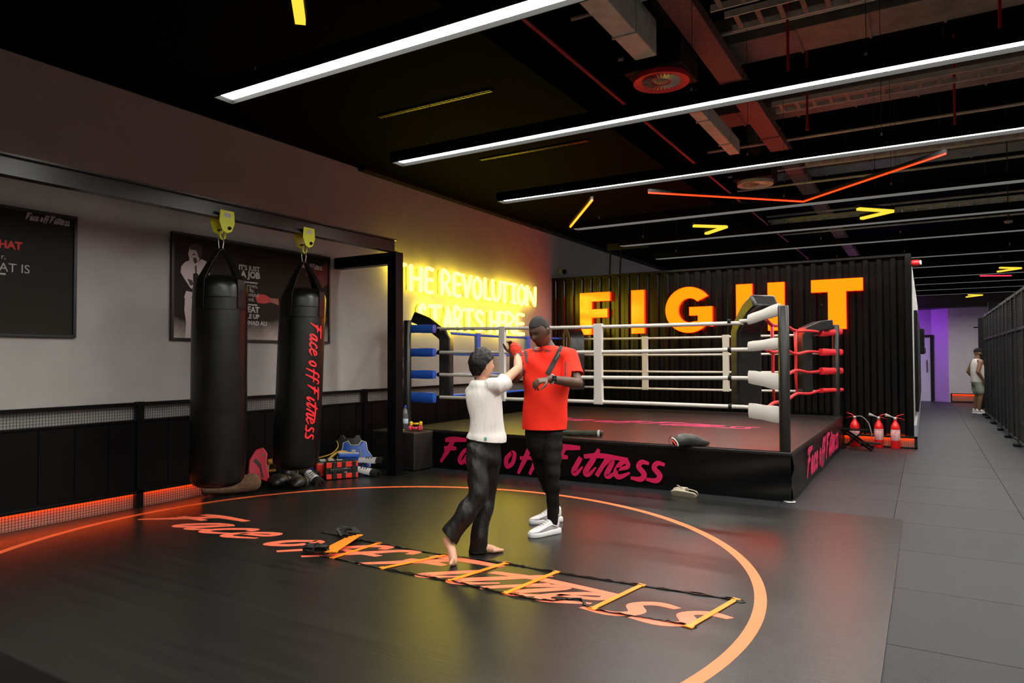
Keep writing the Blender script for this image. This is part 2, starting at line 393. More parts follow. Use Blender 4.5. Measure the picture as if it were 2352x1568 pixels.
# ------------------------------------------------------------------ panelling along the left wall
PX = XL+.075
pan = MB().mm(XL, XL+.03, Y0+.05, 12.75, .18, .86).build('trim_4', m_black, kind='structure', loc=(XL, 4, 0))
bm_ = MB().mm(-.018, 0, -.147, .147, .175, .85).mesh('panel_board'); bm_.materials.append(m_blackg)
yy = -.1
while yy < 12.6:
    inst('board', bm_, (PX-.012, yy, 0), pan); yy += .3
MB().mm(PX-.03, PX+.008, Y0+.05, 12.75, 1.0, 1.035).build('top_rail', m_blackg, pan, bev=.004)
MB().mm(PX-.03, PX+.008, Y0+.05, 12.75, .845, .868).build('middle_rail', m_blackg, pan, bev=.004)
MB().mm(PX-.03, PX+.012, Y0+.05, 12.75, .15, .178).build('lower_rail', m_blackg, pan, bev=.004)
for yy in (.78, 3.95, 7.12, 10.29):
    MB().mm(PX-.05, PX+.012, yy-.035, yy+.035, 0, 1.04).build('post', m_blackg, pan, bev=.004)
wires(MB(), (PX, .2, .868), (0, 12.4, 0), (0, 0, .132), 496, 5).build('wire_mesh', m_wire, pan, kind='stuff')
wires(MB(), (PX, .2, .002), (0, 7.2, 0), (0, 0, .148), 288, 6).build('wire_mesh', m_wire, pan, kind='stuff')
sk = thing('skirting_light', 'long orange light strip behind wire mesh at the foot of the grey wall', 'light', (XL, 3, 0))
MB().mm(XL+.001, XL+.012, .2, 4.80, .0, .15).build('back_plate', m_ledback, sk); MB().mm(XL+.001, PX-.002, 4.80, 7.4, .0, .15).build('kick_board', m_black, sk)
MB().mm(XL+.016, XL+.034, .2, 4.72, .151, .166).build('led_strip', m_led, sk)

# ------------------------------------------------------------------ training mat
tm = thing('training_mat', 'large black rubber training mat with an orange circle and lettering', 'mat', (-3.4, 3., 0))
MB().mm(-6.60, -.19, -2.4, 7.07, .0005, .012).build('mat_sheet', m_mat, tm)
cc = V((-3.55, 3.79)); R = 2.74; N = 160; ci = MB()
vs = []
for k in range(N):
    a = 2*math.pi*k/N
    for rr in (R-.035, R+.035): vs.append(V((cc.x+rr*math.cos(a), cc.y+rr*math.sin(a), .0128)))
ci.add(vs, [(2*k, 2*k+1, (2*k+3) % (2*N), (2*k+2) % (2*N)) for k in range(N)]).build('circle_line', m_orange, tm)
put_script(lambda u, v, d: V((-6.05+5.02*u+.22*v-.05, 3.66+.43*v, .0122+d)), mat('coral floor print', (.92, .17, .09), .45), tm, .0008, 1.2)
# ------------------------------------------------------------------ boxing ring
RX0, RX1, RY0, RY1, RZ = -6.22, -1.17, 7.42, 12.45, .5
ring = thing('boxing_ring', 'black boxing ring with white, red and blue ropes in front of the container', 'boxing ring', ((RX0+RX1)/2, (RY0+RY1)/2, 0))
m_post = mat('black post paint', (.007, .007, .007), .3)
m_rw = mat('white rope cover', (.55, .52, .48), .5, bump=.12, bump_scale=18)
m_rr = mat('red rope cover', (.66, .02, .03), .42, bump=.15, bump_scale=60)
m_rb = mat('blue rope cover', (.015, .10, .52), .42, bump=.15, bump_scale=40)
m_pad = mat('black vinyl pad', (.005, .005, .0045), .36, bump=.35, bump_scale=9)
def skirt(p0, du, nrm, L):
    """hanging vinyl skirt with soft folds, p0 lower-left corner"""
    mb = MB(); nu, nv = 70, 12; p0, du, nrm = V(p0), V(du), V(nrm)
    vs = []
    for j in range(nv+1):
        for i in range(nu+1):
            u = i/nu*L; v = j/nv
            e = L-u if du.x > 0 else u
            dis = .012*math.sin(u*3.1+v*1.3)*(1-v)+.02*math.exp(-e*1.2)*math.sin(9*(v-.55*math.exp(-e*.8))+e*1.3)*(1-v)*v*4
            vs.append(p0+du*u+V((0, 0, RZ*v))+nrm*(.008+dis*(1 if 0 < v < 1 else .4)))
    mb.add(vs, [(j*(nu+1)+i, j*(nu+1)+i+1, (j+1)*(nu+1)+i+1, (j+1)*(nu+1)+i) for j in range(nv) for i in range(nu)])
    return mb
MB().mm(RX0+.03, RX1-.03, RY0+.03, RY1-.03, .0, RZ-.04).build('platform', m_black, ring)
skirt((RX0, RY0, 0.004), (1, 0, 0), (0, -1, 0), RX1-RX0).build('skirt', m_apron, ring, smooth=True)
skirt((RX1, RY0, 0.004), (0, 1, 0), (1, 0, 0), RY1-RY0).build('skirt', m_apron, ring, smooth=True)
cvs = MB().mm(RX0-.012, RX1+.012, RY0-.012, RY1, RZ-.045, RZ).build('canvas', m_canvas, ring, bev=.012)
def on_canvas(u, v, d): return V((-5.42+3.4*u+.12*v, 9.58+.42*v, RZ+.0004+d))
put_script(on_canvas, mat('faded magenta print', (.55, .03, .14), .45), ring, .0006, 1.1)
put_script(lambda u, v, d: V((-5.52+3.05*u, RY0-.032-d, .10+.30*v)), m_magenta, ring, .002, 1.4)
put_script(lambda u, v, d: V((RX1+.034+d, 8.25+3.2*u, .13+.28*v)), m_magenta, ring, .002, 1.4)
ft = MB(); ft.lathe([(.055, 0), (.06, .004), (.05, .012)], (RX1-.02, RY0+.01, .001)).build('foot_plate', m_steel, ring)
# posts
posts = {'fr': (-1.235, 7.475), 'fl': (-6.16, 7.475), 'br': (-1.24, 12.33), 'bl': (-6.14, 12.33)}
for k, (px, py) in posts.items():
    MB().tube([(px, py, RZ), (px, py, 1.97), (px, py, 1.985)], [.055, .055, .045], 16).build('post', m_post, ring, smooth=True, sharp=40)
# ropes, rows of four
ZS = (.925, 1.235, 1.54, 1.845)
IN = {'fr': (-1.72, 7.64), 'fl': (-5.78, 7.64), 'br': (-1.46, 12.05), 'bl': (-5.86, 12.16)}
def rope(pts, m, r=.02):
    return MB().tube(pts, r, 10).build('rope', m, ring, smooth=True, sharp=50)
for q, z in enumerate(ZS):
    # front side, white, slightly sagging in the middle
    P = []
    for i in range(13):
        t = i/12; P.append((-5.75+(4.08)*t, 7.63, z-.015*math.sin(math.pi*t)*(1 if q else -.4)+(.02*(1-2*t) if q == 3 else 0)))
    rope(P, m_rw, .0225)
    rope([(-5.86+(4.4)*i/8, 12.14, z-.02-.012*math.sin(math.pi*i/8)) for i in range(9)], m_rw, .02)
    # right side, red, pinched at the ties
    ya, yb = 8.15, 9.75; Q = [(7.78, z+(.02 if q == 3 else (-.02 if q == 0 else 0))), (ya, z-.03 if q > 1 else z+.02), ((ya+yb)/2, z), (yb, z-.04 if q > 1 else z+.05), (10.9, z), (12.0, z+(.02 if q == 3 else 0))]
    rope([(-1.46, y, zz) for y, zz in cr(Q, 4)], m_rr, .02)
    # left side, blue
    rope([(-6.02, 7.95+(4.0)*i/8, z-.01-.02*math.sin(math.pi*i/8)) for i in range(9)], m_rb, .02)
def strap(x, y, w, z0, z1, m, ax='x'):
    mb = MB(); h = w/2; t = .028; vs = []
    n = 8; rr = []
    for i in range(n+1):
        z = z0+(z1-z0)*i/n; k = h*(1+.12*abs(2*i/n-1)**3)
        if ax == 'x': rr.append([V((x-k, y-t, z)), V((x+k, y-t, z)), V((x+k, y+t, z)), V((x-k, y+t, z))])
        else: rr.append([V((x-t, y-k, z)), V((x-t, y+k, z)), V((x+t, y+k, z)), V((x+t, y-k, z))])
    mb.loft(rr); return mb.build('rope_spacer', m, ring, bev=.008)
strap(-3.355, 7.63, .105, .90, 1.865, m_rw); strap(-4.705, 7.63, .085, .9, 1.87, m_rw)
strap(-4.41, 12.14, .105, .87, 1.85, m_rw); strap(-2.95, 12.14, .105, .87, 1.85, m_rw)
strap(-6.02, wx(1097, 785, -6.02).y, .10, .88, 1.85, m_rb, 'y'); strap(-6.02, 10.6, .10, .88, 1.85, m_rb, 'y')
for yy, dz in ((8.15, 0), (9.75, .0)):
    MB().tube([(-1.46, yy+.03, .93+.04), (-1.465, yy, 1.2), (-1.46, yy-.005, 1.5), (-1.46, yy-.05, 1.82)], [.012, .017, .017, .02], 8).build('rope_tie', m_rr, ring, smooth=True)
# turnbuckle sleeves at the corners
def sleeve(a, b, h, t, m, flare=1.):
    a, b = V(a), V(b); mb = MB(); d = (b-a).normalized(); x = d.cross(V((0, 0, 1))).normalized(); rr = []
    n = 6
    for i in range(n+1):
        p = a.lerp(b, i/n); hh = h/2*(1+(flare-1)*i/n)+.003*math.sin(i*1.7); tt = t/2
        z = V((0, 0, 1))
        rr.append([p+x*tt*.6+z*hh, p+x*tt+z*hh*.5, p+x*tt-z*hh*.5, p+x*tt*.6-z*hh, p-x*tt*.6-z*hh, p-x*tt-z*hh*.5, p-x*tt+z*hh*.5, p-x*tt*.6+z*hh])
    mb.loft(rr); return mb.build('turnbuckle_sleeve', m, ring, smooth=True, sharp=50)
FRP, FLP, BRP = V((*posts['fr'], 0)), V((*posts['fl'], 0)), V((*posts['br'], 0))
for q, (za, zb, h, fl_) in enumerate(((.885, .865, .15, 1.1), (1.24, 1.20, .13, 1.3), (1.56, 1.60, .10, 1.2), (1.845, 1.95, .10, 1.25))):
    rope([(-1.70, 7.63, ZS[q]), (-1.58, 7.58, ZS[q])], m_rw, .022)
    sleeve((-1.60, 7.585, za+.01), (-1.275, 7.49, zb), h, .07, m_rw, fl_)
    sleeve((-1.43, 12.02, ZS[q]), (-1.18, 12.45, ZS[q]+.03 if q == 3 else ZS[q]), .11 if q else .07, .09, m_rr, .9)
    sleeve((-6.35, 7.56, ZS[q]+(.03 if q == 3 else 0)), (-5.80, 7.62, ZS[q]-(.01 if q == 0 else 0)+(.0 if q < 3 else .02)), .115 if q else .135, .10, m_rb, 1.)
    MB().tube([(-5.745, 7.63, ZS[q]), (-5.71, 7.63, ZS[q])], .031, 10).build('rope_tape', m_black, ring)
    MB().tube([(-1.83, 7.63, ZS[q]), (-1.795, 7.63, ZS[q])], .03, 10).build('rope_tape', m_black, ring)
# corner pads, vertical with the head bent out towards the post
def pad(base, out, head, w=.30, t=.16, z0=.90, z1=1.72, drop=0.):
    out = V((*out, 0)).normalized(); wd = V((-out.y, out.x, 0)); b = V((*base, 0)); head = V(head)
    top = b+V((0, 0, z1)); P = [b+V((0, 0, z0)), b+V((0, 0, z0+.3)), b+V((0, 0, z0+.6)), top, top+V((0, 0, .07))+out*.03, top.lerp(head, .55)+V((0, 0, .06)), head]
    rr = []
    for i, p in enumerate(P):
        tn = (P[min(i+1, len(P)-1)]-P[max(i-1, 0)]).normalized(); nn = tn.cross(wd).normalized()
        rr.append([p+wd*w/2+nn*t/2, p+wd*w/2-nn*t/2, p-wd*w/2-nn*t/2, p-wd*w/2+nn*t/2])
    mb = MB().loft(rr); return mb.build('corner_pad', m_pad, ring, smooth=True, bev=.03, seg=3, sharp=60)
pad((-1.70, 7.90), (1, -1), (-1.44, 7.64, 2.06))
pad((-5.84, 7.95), (-1, -.5), (-6.28, 7.78, 2.05))
pad((-1.68, 12.0), (1, .6), (-1.32, 12.2, 1.98), z1=1.80)
pad((-5.72, 11.95), (-1, 1), (-5.95, 12.2, 2.02), z0=.85, z1=1.80)
# ------------------------------------------------------------------ white strip lights
m_house = mat('black light housing', (.005, .005, .005), .6, spec=.02)
m_diff = mat('white light diffuser', (.8, .8, .8), .5, emit=(1., .975, .9), es=STRIP_L)
m_cable = mat('thin steel cable', (.02, .02, .02), .5)
SZ = 3.30
SY = [(-.65, 'behind the photographer'), (1.25, 'above the photographer'), (3.146, 'nearest in view, ending above the first punching bag'), (5.05, 'second nearest in view, passing over the boy'), (6.93, 'third in view, above the front edge of the ring'), (8.95, 'fourth in view, over the middle of the ring'),
      (10.70, 'fifth in view, over the back of the ring'), (12.45, 'sixth in view, just before the container'), (14.8, 'first one behind the front of the container'), (16.5, 'second one behind the front of the container'), (18.6, 'fourth from the far end of the corridor'), (20.4, 'third from the far end of the corridor'), (22.2, 'second from the far end of the corridor'), (24.0, 'nearest the far end of the corridor')]
for i, (y, lb) in enumerate(SY):
    x0 = -4.28 if i < 8 else -3.2; x1 = 3.3
    o = thing('strip_light', 'long suspended white strip light, '+lb, 'light', (0, y, SZ), 'suspended white strip lights')
    hb = MB(); hb.mm(x0-.02, x1, y-.085, y+.085, SZ+.05, SZ+.10)
    hb.mm(x0-.02, x1, y-.085, y-.075, SZ, SZ+.05); hb.mm(x0-.02, x1, y+.075, y+.085, SZ, SZ+.05); hb.mm(x0-.02, x0, y-.075, y+.075, SZ, SZ+.05)
    hb.build('housing', m_house, o)
    MB().mm(x0, x1, y-.075, y+.075, SZ+.032, SZ+.05).build('diffuser', m_diff, o)
    for cx in (-3.9, -1.45, -.3, 1.3):
        if cx < x0: continue
        zt = 4.09 if cx < -3 else ZC
        MB().tube([(cx, y, SZ+.10), (cx, y, zt)], .0025, 5).build('cable', m_cable, o)
        MB().lathe([(.008, 0), (.01, .01), (.01, .03), (.004, .045)], (cx, y-.03, SZ+.10), 8).build('cable_grip', m_white, o)

# ------------------------------------------------------------------ ceiling neon: red zigzag, yellow chevrons
m_rn = mat('red neon', (0, 0, 0), .5, emit=(1., .022, .003), es=5.)
m_on = mat('orange neon', (0, 0, 0), .5, emit=(1., .075, .004), es=10.)
m_yn = mat('yellow light', (0, 0, 0), .5, emit=(1., .62, .04), es=1.3)
z = 3.22
zz = thing('ceiling_neon', 'red neon zigzag line hanging between the strip lights above the ring', 'neon light', (-1.2, 7.6, z))
zg = [V((-2.514, 7.06, z)), V((-1.157, 8.39, z)), V((.183, 7.06, z))]
for a, b in zip(zg, zg[1:]):
    MB().tube([a, b], .0085, 8).build('tube', m_rn, zz, smooth=True)
    MB().bar(a+V((0, 0, .025)), b+V((0, 0, .025)), .03, .03).build('channel', m_black, zz)
zz = thing('ceiling_neon', 'short orange neon line slanting towards the grey wall near the ceiling', 'neon light', (-3.6, 7.7, z))
a, b = V((-3.17, 7.06, z)), V((-4.065, 8.34, z))
MB().tube([a, b], .013, 8).build('tube', m_on, zz, smooth=True); MB().bar(a+V((0, 0, .028)), b+V((0, 0, .028)), .03, .03).build('channel', m_black, zz)
zz = thing('ceiling_neon', 'red neon line over the far wire fence', 'neon light', (1.6, 17, 3.2))
MB().tube([(1.05, 17.9, 3.2), (1.62, 18.2, 3.2)], .013, 8).build('tube', mat('pink neon', (0, 0, 0), .5, emit=(1., .02, .05), es=3.), zz)
for (p, q, r_), lb in ((((-2.73, 9.49), (-2.36, 9.80), (-2.74, 10.18)), 'yellow chevron light over the left of the ring'), (((-.68, 9.48), (-.32, 9.86), (-.69, 10.16)), 'yellow chevron light over the right of the ring'),
                       (((1.354, 17.28), (1.73, 17.6), (1.374, 18.05)), 'yellow chevron light above the wire fence'), (((1.13, 24.3), (1.48, 24.6), (1.12, 25.15)), 'yellow chevron light nearest the far grey wall'),
                       (((-2.92, 1.75), (-2.5, 2.2), (-2.89, 2.6)), 'yellow chevron light near the photographer, cut by the top edge')):
    c = thing('chevron_light', lb, 'light', (q[0], q[1], 3.27), 'yellow ceiling chevrons')
    MB().tube([((q[0]+p[0])/2, (q[1]+p[1])/2, 3.33), ((q[0]+p[0])/2, (q[1]+p[1])/2, ZC)], .003, 5).build('cable', m_cable, c)
    for e in (p, r_):
        MB().bar((q[0], q[1], 3.285), (e[0], e[1], 3.285), .055, .03).build('arm', m_yn, c)
        MB().bar((q[0], q[1], 3.32), (e[0], e[1], 3.32), .07, .035).build('backing', m_black, c)

# ------------------------------------------------------------------ services in the open ceiling
m_duct = mat('dark duct paint', (.17, .165, .15), .5, noise_amt=.2, noise_scale=6)
m_duct2 = mat('bare grey duct', (.55, .55, .52), .45, noise_amt=.15)
m_bduct = mat('brown cable tray', (.17, .08, .07), .55, noise_amt=.3, noise_scale=25)
m_redp = mat('red sprinkler pipe', (.35, .015, .02), .45)
def duct(x0, x1, y0, y1, z0, z1, m, lab, cat='duct', name='air_duct', ribs=0, ax='y'):
    o = thing(name, lab, cat, ((x0+x1)/2, (y0+y1)/2, z0))
    MB().mm(x0, x1, y0, y1, z0, z1).build('body', m, o, bev=.006)
    for k in range(ribs):
        t = (k+.5)/ribs
        if ax == 'y': yy = y0+(y1-y0)*t; MB().mm(x0-.012, x1+.012, yy-.012, yy+.012, z0-.012, z1+.012).build('flange', m, o)
        else: xx = x0+(x1-x0)*t; MB().mm(xx-.012, xx+.012, y0-.012, y1+.012, z0-.012, z1+.012).build('flange', m, o)
    return o
duct(-1.98, -1.72, 4.5, 25.5, 4.6, 4.72, m_bduct, 'long brown cable tray running away over the ring', 'cable tray', 'cable_tray', 9)
duct(-2.42, -2.2, 4.2, 6.45, 4.4, 4.75, m_duct2, 'short grey duct near the first round diffuser', ribs=2)
duct(-2.40, -2.25, 8.0, 10.2, 4.4, 4.6, m_duct2, 'narrow grey duct between the two round diffusers', ribs=2)
duct(-2.15, 3.3, 7.7, 8.3, 4.9, 5.2, m_duct, 'wide dark duct crossing the ceiling before the ring', ribs=8, ax='x')
duct(-2.6, 3.3, 9.9, 10.5, 4.9, 5.2, m_duct, 'wide dark duct crossing the ceiling over the ring', ribs=8, ax='x')
duct(-2.6, 3.3, 13.2, 13.8, 4.8, 5.15, m_duct, 'wide dark duct crossing the ceiling behind the container front', ribs=8, ax='x')
def tray(x0, x1, y, w, z, n, lab):
    o = thing('cable_ladder', lab, 'cable tray', ((x0+x1)/2, y, z))
    for s in (-1, 1): MB().mm(x0, x1, y+s*w/2-.008, y+s*w/2+.008, z, z+.06).build('side_rail', m_duct2, o)
    for k in range(n):
        xx = x0+(x1-x0)*(k+.5)/n; MB().mm(xx-.02, xx+.02, y-w/2, y+w/2, z+.005, z+.02).build('rung', m_duct, o)
    for k in range(4):
        xx = x0+(x1-x0)*(k+.5)/4; MB().tube([(xx, y, z+.06), (xx, y, ZC)], .005, 5).build('hanger', m_cable, o)
tray(-1.5, 3.3, 5.6, .35, 4.35, 26, 'cable ladder crossing the ceiling closest to the photographer')
tray(-1.5, 3.3, 6.40, .3, 4.5, 26, 'cable ladder just beyond the nearest crossing one')
tray(-1.6, 3.3, 9.2, .3, 4.6, 26, 'cable ladder crossing between the two wide ducts')
tray(-1.6, 3.3, 11.6, .35, 4.5, 26, 'cable ladder crossing over the back ropes of the ring')
tray(-2.8, 3.3, 15.4, .3, 4.3, 26, 'cable ladder crossing behind the front of the container')
def pipe(pts, r, m, lab, name='ceiling_pipe'):
    o = MB().tube(pts, r, 8).build(name, m, smooth=True, sharp=50, label=lab, cat='pipe'); return o
pipe([(-2.85, 3.5, 4.3), (-2.85, 26, 4.3)], .02, m_redp, 'long red sprinkler pipe along the edge of the black soffit')
for (xx, yy, lb) in ((-1.1, 7.1, 'red sprinkler dropper before the ring, left of the others'), (.35, 9.7, 'red sprinkler dropper over the right of the ring'), (-1.15, 8.75, 'red sprinkler dropper beside the brown cable tray'), (.62, 7.45, 'red sprinkler dropper near the top right corner')):
    pipe([(xx, yy, 5.3), (xx, yy, 4.2), (xx, yy, 4.14)], [.014, .014, .02], m_redp, lb, 'sprinkler_pipe')
for k, (yy, zz_) in enumerate(((6.0, 4.75), (7.2, 4.8), (8.7, 4.7), (10.9, 4.7), (12.2, 4.6), (12.9, 4.5), (15.6, 4.5), (17.5, 4.4), (19.5, 4.4))):
    pipe([(-2.9, yy, zz_), (3.3, yy, zz_)], .022, m_duct2, ('thin grey conduit crossing the ceiling, %s from the photographer' % ('first', 'second', 'third', 'fourth', 'fifth', 'sixth', 'seventh', 'eighth', 'ninth')[k]))
for (x, y, lb, tm_) in ((-2.30, 6.88, 'round ceiling diffuser with a red rim near the first strip lights', m_redp), (-2.36, 11.79, 'round grey ceiling diffuser further back over the ring', m_duct2)):
    o = thing('round_diffuser', lb, 'diffuser', (x, y, 4.3))
    MB().lathe([(.20, .02), (.27, 0), (.285, .0), (.285, .05), (.27, .05), (.20, .05)], (x, y, 4.3), 36).build('rim', mat('red metal rim', (.5, .02, .05), .35) if tm_ is m_redp else tm_, o, smooth=True, sharp=40)
    for k in range(30):
        a = 2*math.pi*k/30; d0 = V((math.cos(a), math.sin(a), 0)); t0 = V((-d0.y, d0.x, 0))
        MB().bar(V((x, y, 4.31))+d0*.1, V((x, y, 4.31))+d0*.2, .022, .003, (V((0, 0, 1))+t0*.9).normalized()).build('fin', m_duct2, o)
    MB().lathe([(.0, 0), (.07, .0), (.09, .02), (.09, .04)], (x, y, 4.31), 24).build('hub', m_duct, o, smooth=True)
    MB().mm(x-.3, x+.3, y-.3, y+.3, 4.35, 4.7).build('plenum', m_black, o, bev=.01); MB().tube([(x, y, 4.7), (x, y, ZC)], .12, 14).build('spigot', m_duct, o, smooth=True, sharp=50)
for (x0, x1, y, lb) in ((-5.06, -3.61, 5.66, 'slot diffuser with yellow blades in the black soffit, nearer one'), (-5.01, -3.45, 7.58, 'slot diffuser with yellow blades in the black soffit, further one')):
    o = thing('slot_diffuser', lb, 'diffuser', ((x0+x1)/2, y, 4.07))
    MB().mm(x0, x1, y-.03, y+.03, 4.075, 4.0895).build('frame', m_blackg, o)
    for k in range(24):
        xx = x0+(x1-x0)*(k+.5)/24; MB().mm(xx-.018, xx+.018, y-.006, y+.006, 4.07, 4.075).build('slot_blade', mat('brass blade', (.25, .2, .05), .4, metal=.5), o)
# camera on the wall, cable drops beside the container, smoke detector
o = thing('security_camera', 'dark dome security camera on the grey wall above the container corner', 'camera', (-6.62, 13.3, 3.25))
MB().lathe([(.05, 0), (.06, .02), (.06, .06)], (-6.68, 13.2, 3.32), 16, axis=(1, 0, 0)).build('base', m_white, o, smooth=True, sharp=40)
MB().ell((-6.58, 13.2, 3.30), (.05, .05, .055)).build('dome', m_blackg, o, smooth=True)
o = thing('hanging_bracket', 'black bracket frame standing on the container top at its left end', 'bracket', (-5.3, 12.95, 3.12))
for xx in (-5.42, -5.2): MB().tube([(xx, 12.9, 3.1), (xx+.03, 12.9, 3.62)], .018, 8).build('leg', m_black, o)
MB().mm(-5.45, -4.6, 12.84, 12.96, 3.62, 3.75).build('beam', m_black, o, bev=.01)
o = thing('smoke_detector', 'round pale smoke detector under the ceiling above the fence', 'smoke detector', (1.2, 11.9, 3.5))
MB().lathe([(.0, 0), (.045, .002), (.055, .02), (.06, .03)], (1.1, 12.6, 3.45), 18).build('body', m_white, o, smooth=True); MB().tube([(1.1, 12.6, 3.48), (1.1, 12.6, ZC)], .008, 6).build('stem', m_cable, o)
# ------------------------------------------------------------------ yellow neon script on the left wall
m_ny = mat('yellow neon tube', (0, 0, 0), .5, emit=(1., .76, .042), es=NEON_L)
m_nb = mat('clear backing', (.25, .24, .2), .4)
NS = {  # strokes in a unit cell, x 0..1, y 0..1
 'T': [[(0, .97), (1, 1)], [(.5, .97), (.52, 0)]],
 'H': [[(.0, 1), (.02, 0)], [(1, .98), (.97, 0)], [(.02, .48), (.97, .52)]],
 'E': [[(1, 1), (.12, 1), (.05, .5), (.1, .02), (1, .0)], [(.05, .52), (.95, .54)]],
 'R': [[(.0, 0), (.0, 1), (.6, .98), (.95, .78), (.6, .52), (.06, .46)], [(.35, .48), (1, 0)]],
 'V': [[(0, 1), (.45, 0), (1, 1)]],
 'O': [[(.5, 1), (.08, .78), (.02, .4), (.3, .02), (.7, .03), (.98, .4), (.92, .78), (.5, 1)]],
 'L': [[(.05, 1), (.0, .04), (1, .02)]],
 'U': [[(.0, 1), (.04, .3), (.4, .0), (.8, .15), (1, .5), (1, 1)]],
 'I': [[(.0, 1), (1, .98)], [(.5, .98), (.5, .02)], [(0, .02), (1, 0)]],
 'N': [[(.0, 0), (.03, 1), (.95, .02), (1, 1)]],
 'S': [[(.95, .85), (.5, 1), (.1, .78), (.4, .53), (.88, .35), (.75, .05), (.05, .1)]],
 'A': [[(.0, 0), (.5, 1), (1, 0)], [(.22, .36), (.8, .38)]],
}
def npx(zx): return 920+zx/7.127
neon = thing('neon_sign', 'yellow neon lettering THE REVOLUTION STARTS HERE on the grey wall', 'neon sign', (XL+.05, 9.9, 1.9))
NX = XL+.10
def neon_line(items, z0, z1):
    for ch, xa, xb in items:
        if isinstance(xa, float): ya, yb = xa, xb
        else: ya, yb = wx(npx(xa), 700, NX).y, wx(npx(xb), 700, NX).y
        ya += .05; yb -= .05; mb = MB(); bk = MB()
        for st in NS[ch]:
            P = [V((NX, ya+(yb-ya)*u, z0+(z1-z0)*v)) for u, v in (cr(st, 5) if len(st) > 4 and ch in 'OSURE' else st)]
            if len(st) <= 4: P = [P[0].lerp(P[1], 0)]+[q for i in range(len(P)-1) for q in (P[i].lerp(P[i+1], .5), P[i+1])]
            mb.tube(P, .030, 8)
            for p in (P[0], P[-1]): mb.ell(p, (.03, .03, .03), n=8, k=6)
            for p in P[:-1]: mb.ell(p, (.029, .029, .029), n=8, k=4)
            bk.tube([p-V((.085, 0, 0)) for p in P], .008, 5)
        l = mb.build('letter', m_ny, neon, smooth=True); bk.build('backing', m_nb, l)
neon_line([('T', 7.52, 7.98), ('H', 135, 370), ('E', 375, 555), ('R', 655, 835), ('E', 840, 1005), ('V', 1000, 1180), ('O', 1168, 1345), ('L', 1352, 1500), ('U', 1485, 1655), ('T', 1600, 1800), ('I', 1790, 1915), ('O', 1900, 2060), ('N', 2045, 2225)], 2.49, 2.84)
neon_line([('S', 275, 440), ('T', 445, 680), ('A', 690, 860), ('R', 855, 1025), ('T', 1010, 1215), ('S', 1200, 1375), ('H', 1455, 1610), ('E', 1590, 1710), ('R', 1705, 1875), ('E', 1870, 2030)], 1.92, 2.28)

# ------------------------------------------------------------------ FIGHT sign letters on the container
m_fy = mat('orange sign face', (.02, .01, 0), .12, emit=(1., .05, .0006), es=FACE_L)
m_fr = mat('red sign rim', (0, 0, 0), .5, emit=(1., .006, .002), es=RIM_L)
def arc(cx, cy, rx, ry, a0, a1, n=18): return [(cx+rx*math.cos(math.radians(a0+(a1-a0)*i/n)), cy+ry*math.sin(math.radians(a0+(a1-a0)*i/n))) for i in range(n+1)]
FZ0, FZ1 = 1.93, 2.77; fh = FZ1-FZ0
G = arc(.5, .5, .5, .5, 32, 352, 30)   # outer
G_out = [(x, y) for x, y in arc(.5, .5, .5, .51, 35, 315, 28)]+[(1.0, .12), (1.0, .56), (.52, .56), (.52, .37), (.70, .37), (.70, .245)]+arc(.52, .49, .235, .27, 290, 45, 22)
LT = (('F', -5.99, -5.34, [[(0, 0), (.40, 0), (.40, .40), (.92, .40), (.92, .60), (.40, .60), (.40, .79), (1, .79), (1, 1), (0, 1)]], 'leftmost glowing orange letter, an F, on the black container'),
      ('I', -4.89, -4.63, [[(0, 0), (1, 0), (1, 1), (0, 1)]], 'glowing orange letter I, a plain upright bar on the container'),
      ('G', -4.21, -3.33, [G_out], 'glowing orange round letter G at the middle of the container'),
      ('H', -2.90, -2.08, [[(0, 0), (.34, 0), (.34, .38), (.66, .38), (.66, 0), (1, 0), (1, 1), (.66, 1), (.66, .62), (.34, .62), (.34, 1), (0, 1)]], 'glowing orange letter H partly hidden by the near ring post'),
      ('T', -1.65, -.86, [[(.33, 0), (.68, 0), (.68, .75), (1, .75), (1, 1), (0, 1), (0, .75), (.33, .75)]], 'rightmost glowing orange letter, a T, on the black container'))
for ch, xa, xb, polys, lb in LT:
    o = thing('sign_letter', lb, 'sign', ((xa+xb)/2, CY-.05, FZ0), 'glowing letters on the container')
    fn = lambda u, v, d: V((xa+(xb-xa)*u, CY-.012-d, FZ0+fh*v))
    bm = bmesh.new()
    for p in polys:
        fb = MB(); n = len(p)
        # rim: side walls only, slightly proud; face set in front
        fb.add([fn(u, v, 0.) for u, v in p]+[fn(u, v, .075) for u, v in p], [(i, (i+1) % n, n+(i+1) % n, n+i) for i in range(n)])
        fb.build('rim', m_fr, o)
        me = bpy.data.meshes.new('face'); b2 = bmesh.new(); vs = [b2.verts.new(fn(u, v, .073)-WL[o.name]) for u, v in p]; [b2.faces.new([vs[i] for i in t]) for t in geometry.tessellate_polygon([[V((u, v, 0)) for u, v in p]])]; b2.normal_update(); b2.to_mesh(me); b2.free()
        me.materials.append(m_fy); ob = bpy.data.objects.new('face', me); COL.objects.link(ob); ob.parent = o; WL[ob.name] = WL[o.name]
    bm.free()
    if ch in 'FGT':
        MB().bar(fn(.2, .5, -.03), fn(.2, .5, .02), .03, .03).build('mount', m_black, o)
    else:
        MB().bar(fn(.2 if ch == 'H' else .5, .5, -.03), fn(.2 if ch == 'H' else .5, .5, .02), .03, .03).build('mount', m_black, o)

